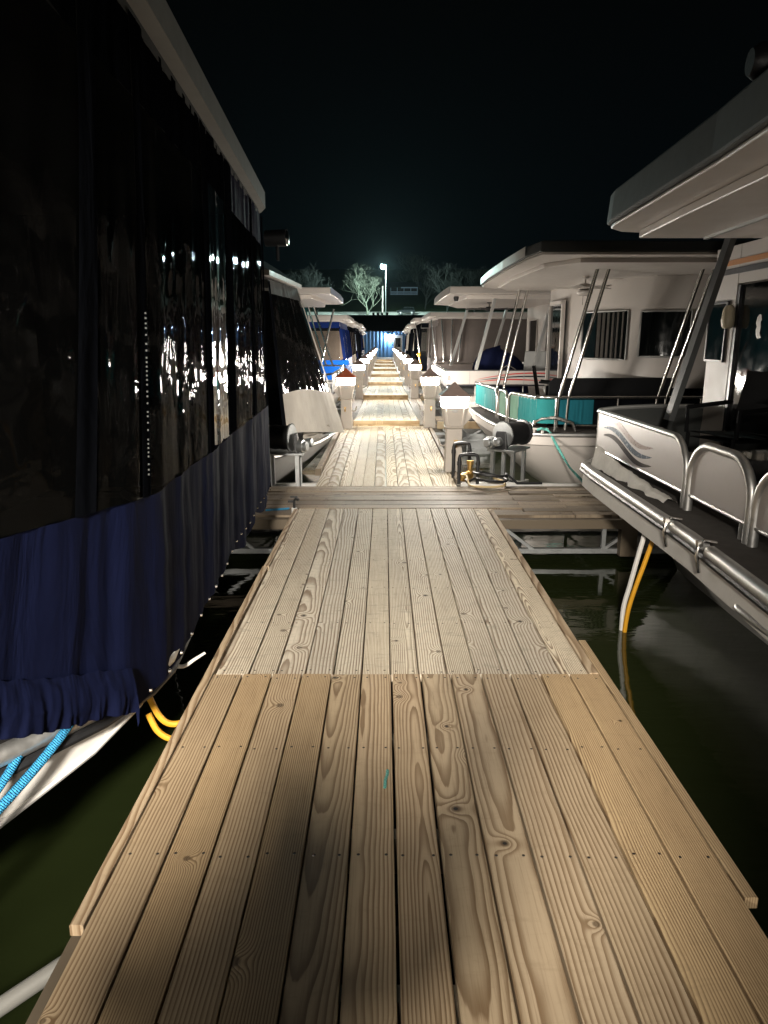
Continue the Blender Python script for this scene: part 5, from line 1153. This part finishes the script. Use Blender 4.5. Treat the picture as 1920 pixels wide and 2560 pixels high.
def Q(x, y, z): return (PX + x, PY + y, z)
ch = [[('pel', Q(0, 0, .95), .13), ('waist', Q(0, .01, 1.08), .125), ('chest', Q(0, .0, 1.30), .15), ('neckb', Q(0, .01, 1.46), .075), ('neck', Q(0, .02, 1.52), .058), ('jaw', Q(0, .045, 1.59), .075), ('head', Q(0, .04, 1.67), .092), ('crown', Q(0, .03, 1.735), .07)],
      [('jaw', 0, 0), ('nose', Q(0, .135, 1.635), .014)], [('head', 0, 0), ('earl', Q(-.088, .03, 1.655), .018)], [('head', 0, 0), ('earr', Q(.088, .03, 1.655), .018)]]
for sx, n_ in ((-1, 'l'), (1, 'r')):
    ch.append([('pel', 0, 0), ('hip' + n_, Q(.09 * sx, 0, .88), .095), ('knee' + n_, Q(.11 * sx, .02, .49), .062), ('ank' + n_, Q(.12 * sx, -.02, .09), .042), ('toe' + n_, Q(.14 * sx, .16, .035), .034)])
    hx = -PX + sx * .055
    ch.append([('chest', 0, 0), ('sho' + n_, Q(.18 * sx, 0, 1.40), .068), ('elb' + n_, Q(.24 * sx + .06, .16, 1.22), .046), ('wri' + n_, Q(hx, .41, 1.45), .030), ('palm' + n_, Q(hx, .445, 1.505), .030)])
    for k in range(4):
        z = 1.50 + .022 * k; ln = (.05, .062, .066, .058)[k]
        ch.append([('palm' + n_, 0, 0), (f'k{n_}{k}', Q(hx + .006 * sx, .465, z), .010), (f'm{n_}{k}', Q(hx - .002 * sx, .462 + ln * .12, z + .006), .009), (f't{n_}{k}', Q(hx - sx * .03, .468, z + .010), .008)])
    ch.append([('palm' + n_, 0, 0), (f'th{n_}', Q(hx - .006 * sx, .435, 1.535), .011), (f'tt{n_}', Q(hx - .032 * sx, .450, 1.565), .009)])
body = skinned('body', ch, MT['skin'], t)
jk = [[('w', Q(0, 0, .90), .155), ('waist', Q(0, .01, 1.06), .15), ('chest', Q(0, 0, 1.31), .178), ('col', Q(0, -.01, 1.47), .13), ('hood', Q(0, -.03, 1.63), .15), ('hoodtop', Q(0, -.03, 1.74), .10)]]  # hood put up to broaden the shadow cast on the planks
for sx in (-1, 1): jk.append([('chest', 0, 0), (f's{sx}', Q(.20 * sx, 0, 1.40), .105), (f'e{sx}', Q(.26 * sx + .04, .16, 1.24), .085), (f'c{sx}', Q(-PX - .02 + sx * .055, .385, 1.42), .055)])
skinned('jacket', jk, MT['jacket'], t)
tr = [[('w', Q(0, 0, .96), .14), ('p', Q(0, 0, .88), .14)]]
for sx in (-1, 1): tr.append([('p', 0, 0), (f'h{sx}', Q(.095 * sx, 0, .80), .108), (f'k{sx}', Q(.11 * sx, .02, .48), .078), (f'a{sx}', Q(.12 * sx, -.02, .11), .064)])
skinned('trousers', tr, MT['denim'], t)
for sx in (-1, 1): skinned('shoe', [[('a', Q(.12 * sx, -.05, .05), .05), ('b', Q(.13 * sx, .07, .045), .047), ('c', Q(.14 * sx, .17, .04), .038)]], MT['black'], t)
mb = MB(); mb.grid(24, 10, lambda u, v: Vector(Q(.104 * math.cos(2 * math.pi * u) * math.cos(v * 1.5), .02 + .112 * math.sin(2 * math.pi * u) * math.cos(v * 1.5) - .012 * (1 - v), 1.675 + .105 * math.sin(v * 1.5) - (.09 * (1 - v) if math.sin(2 * math.pi * u) < .2 else 0)))); mb.build('hair', MT['hair'], t)
for sx in (-1, 1): mb = MB(); mb.lathe([(.0, -.011), (.009, -.006), (.011, 0), (.009, .006), (0, .011)], Q(.032 * sx, .128, 1.665), (0, 1, 0), 10, False); mb.build('eye', MT['white'], t)
mb = MB(); mb.box(Q(0, .125, 1.595), (.05, .012, .010)); mb.build('mouth', MT['redcap'], t, .004)
mb = MB(); mb.box((0, -.028, 1.54), (.078, .009, .158)); tag(mb.build('phone', MT['black'], None, .003), 'phone held up by the person behind the viewer', 'phone')

# ------------------------------------------------------------------ thin haze volume, added to give the road lamp its glow
hz = NT('glow_haze'); vol = hz.n('VolumePrincipled'); vol.inputs['Density'].default_value = 0.000022; vol.inputs['Color'].default_value = (.70, .92, 1, 1); vol.inputs['Anisotropy'].default_value = 0.7
hz.l(vol.outputs[0], hz.out.inputs['Volume'])
mb = MB(); mb.box((0, 320, 30), (1440, 780, 66)); o = mb.build('haze', hz.m); o['kind'] = 'stuff'
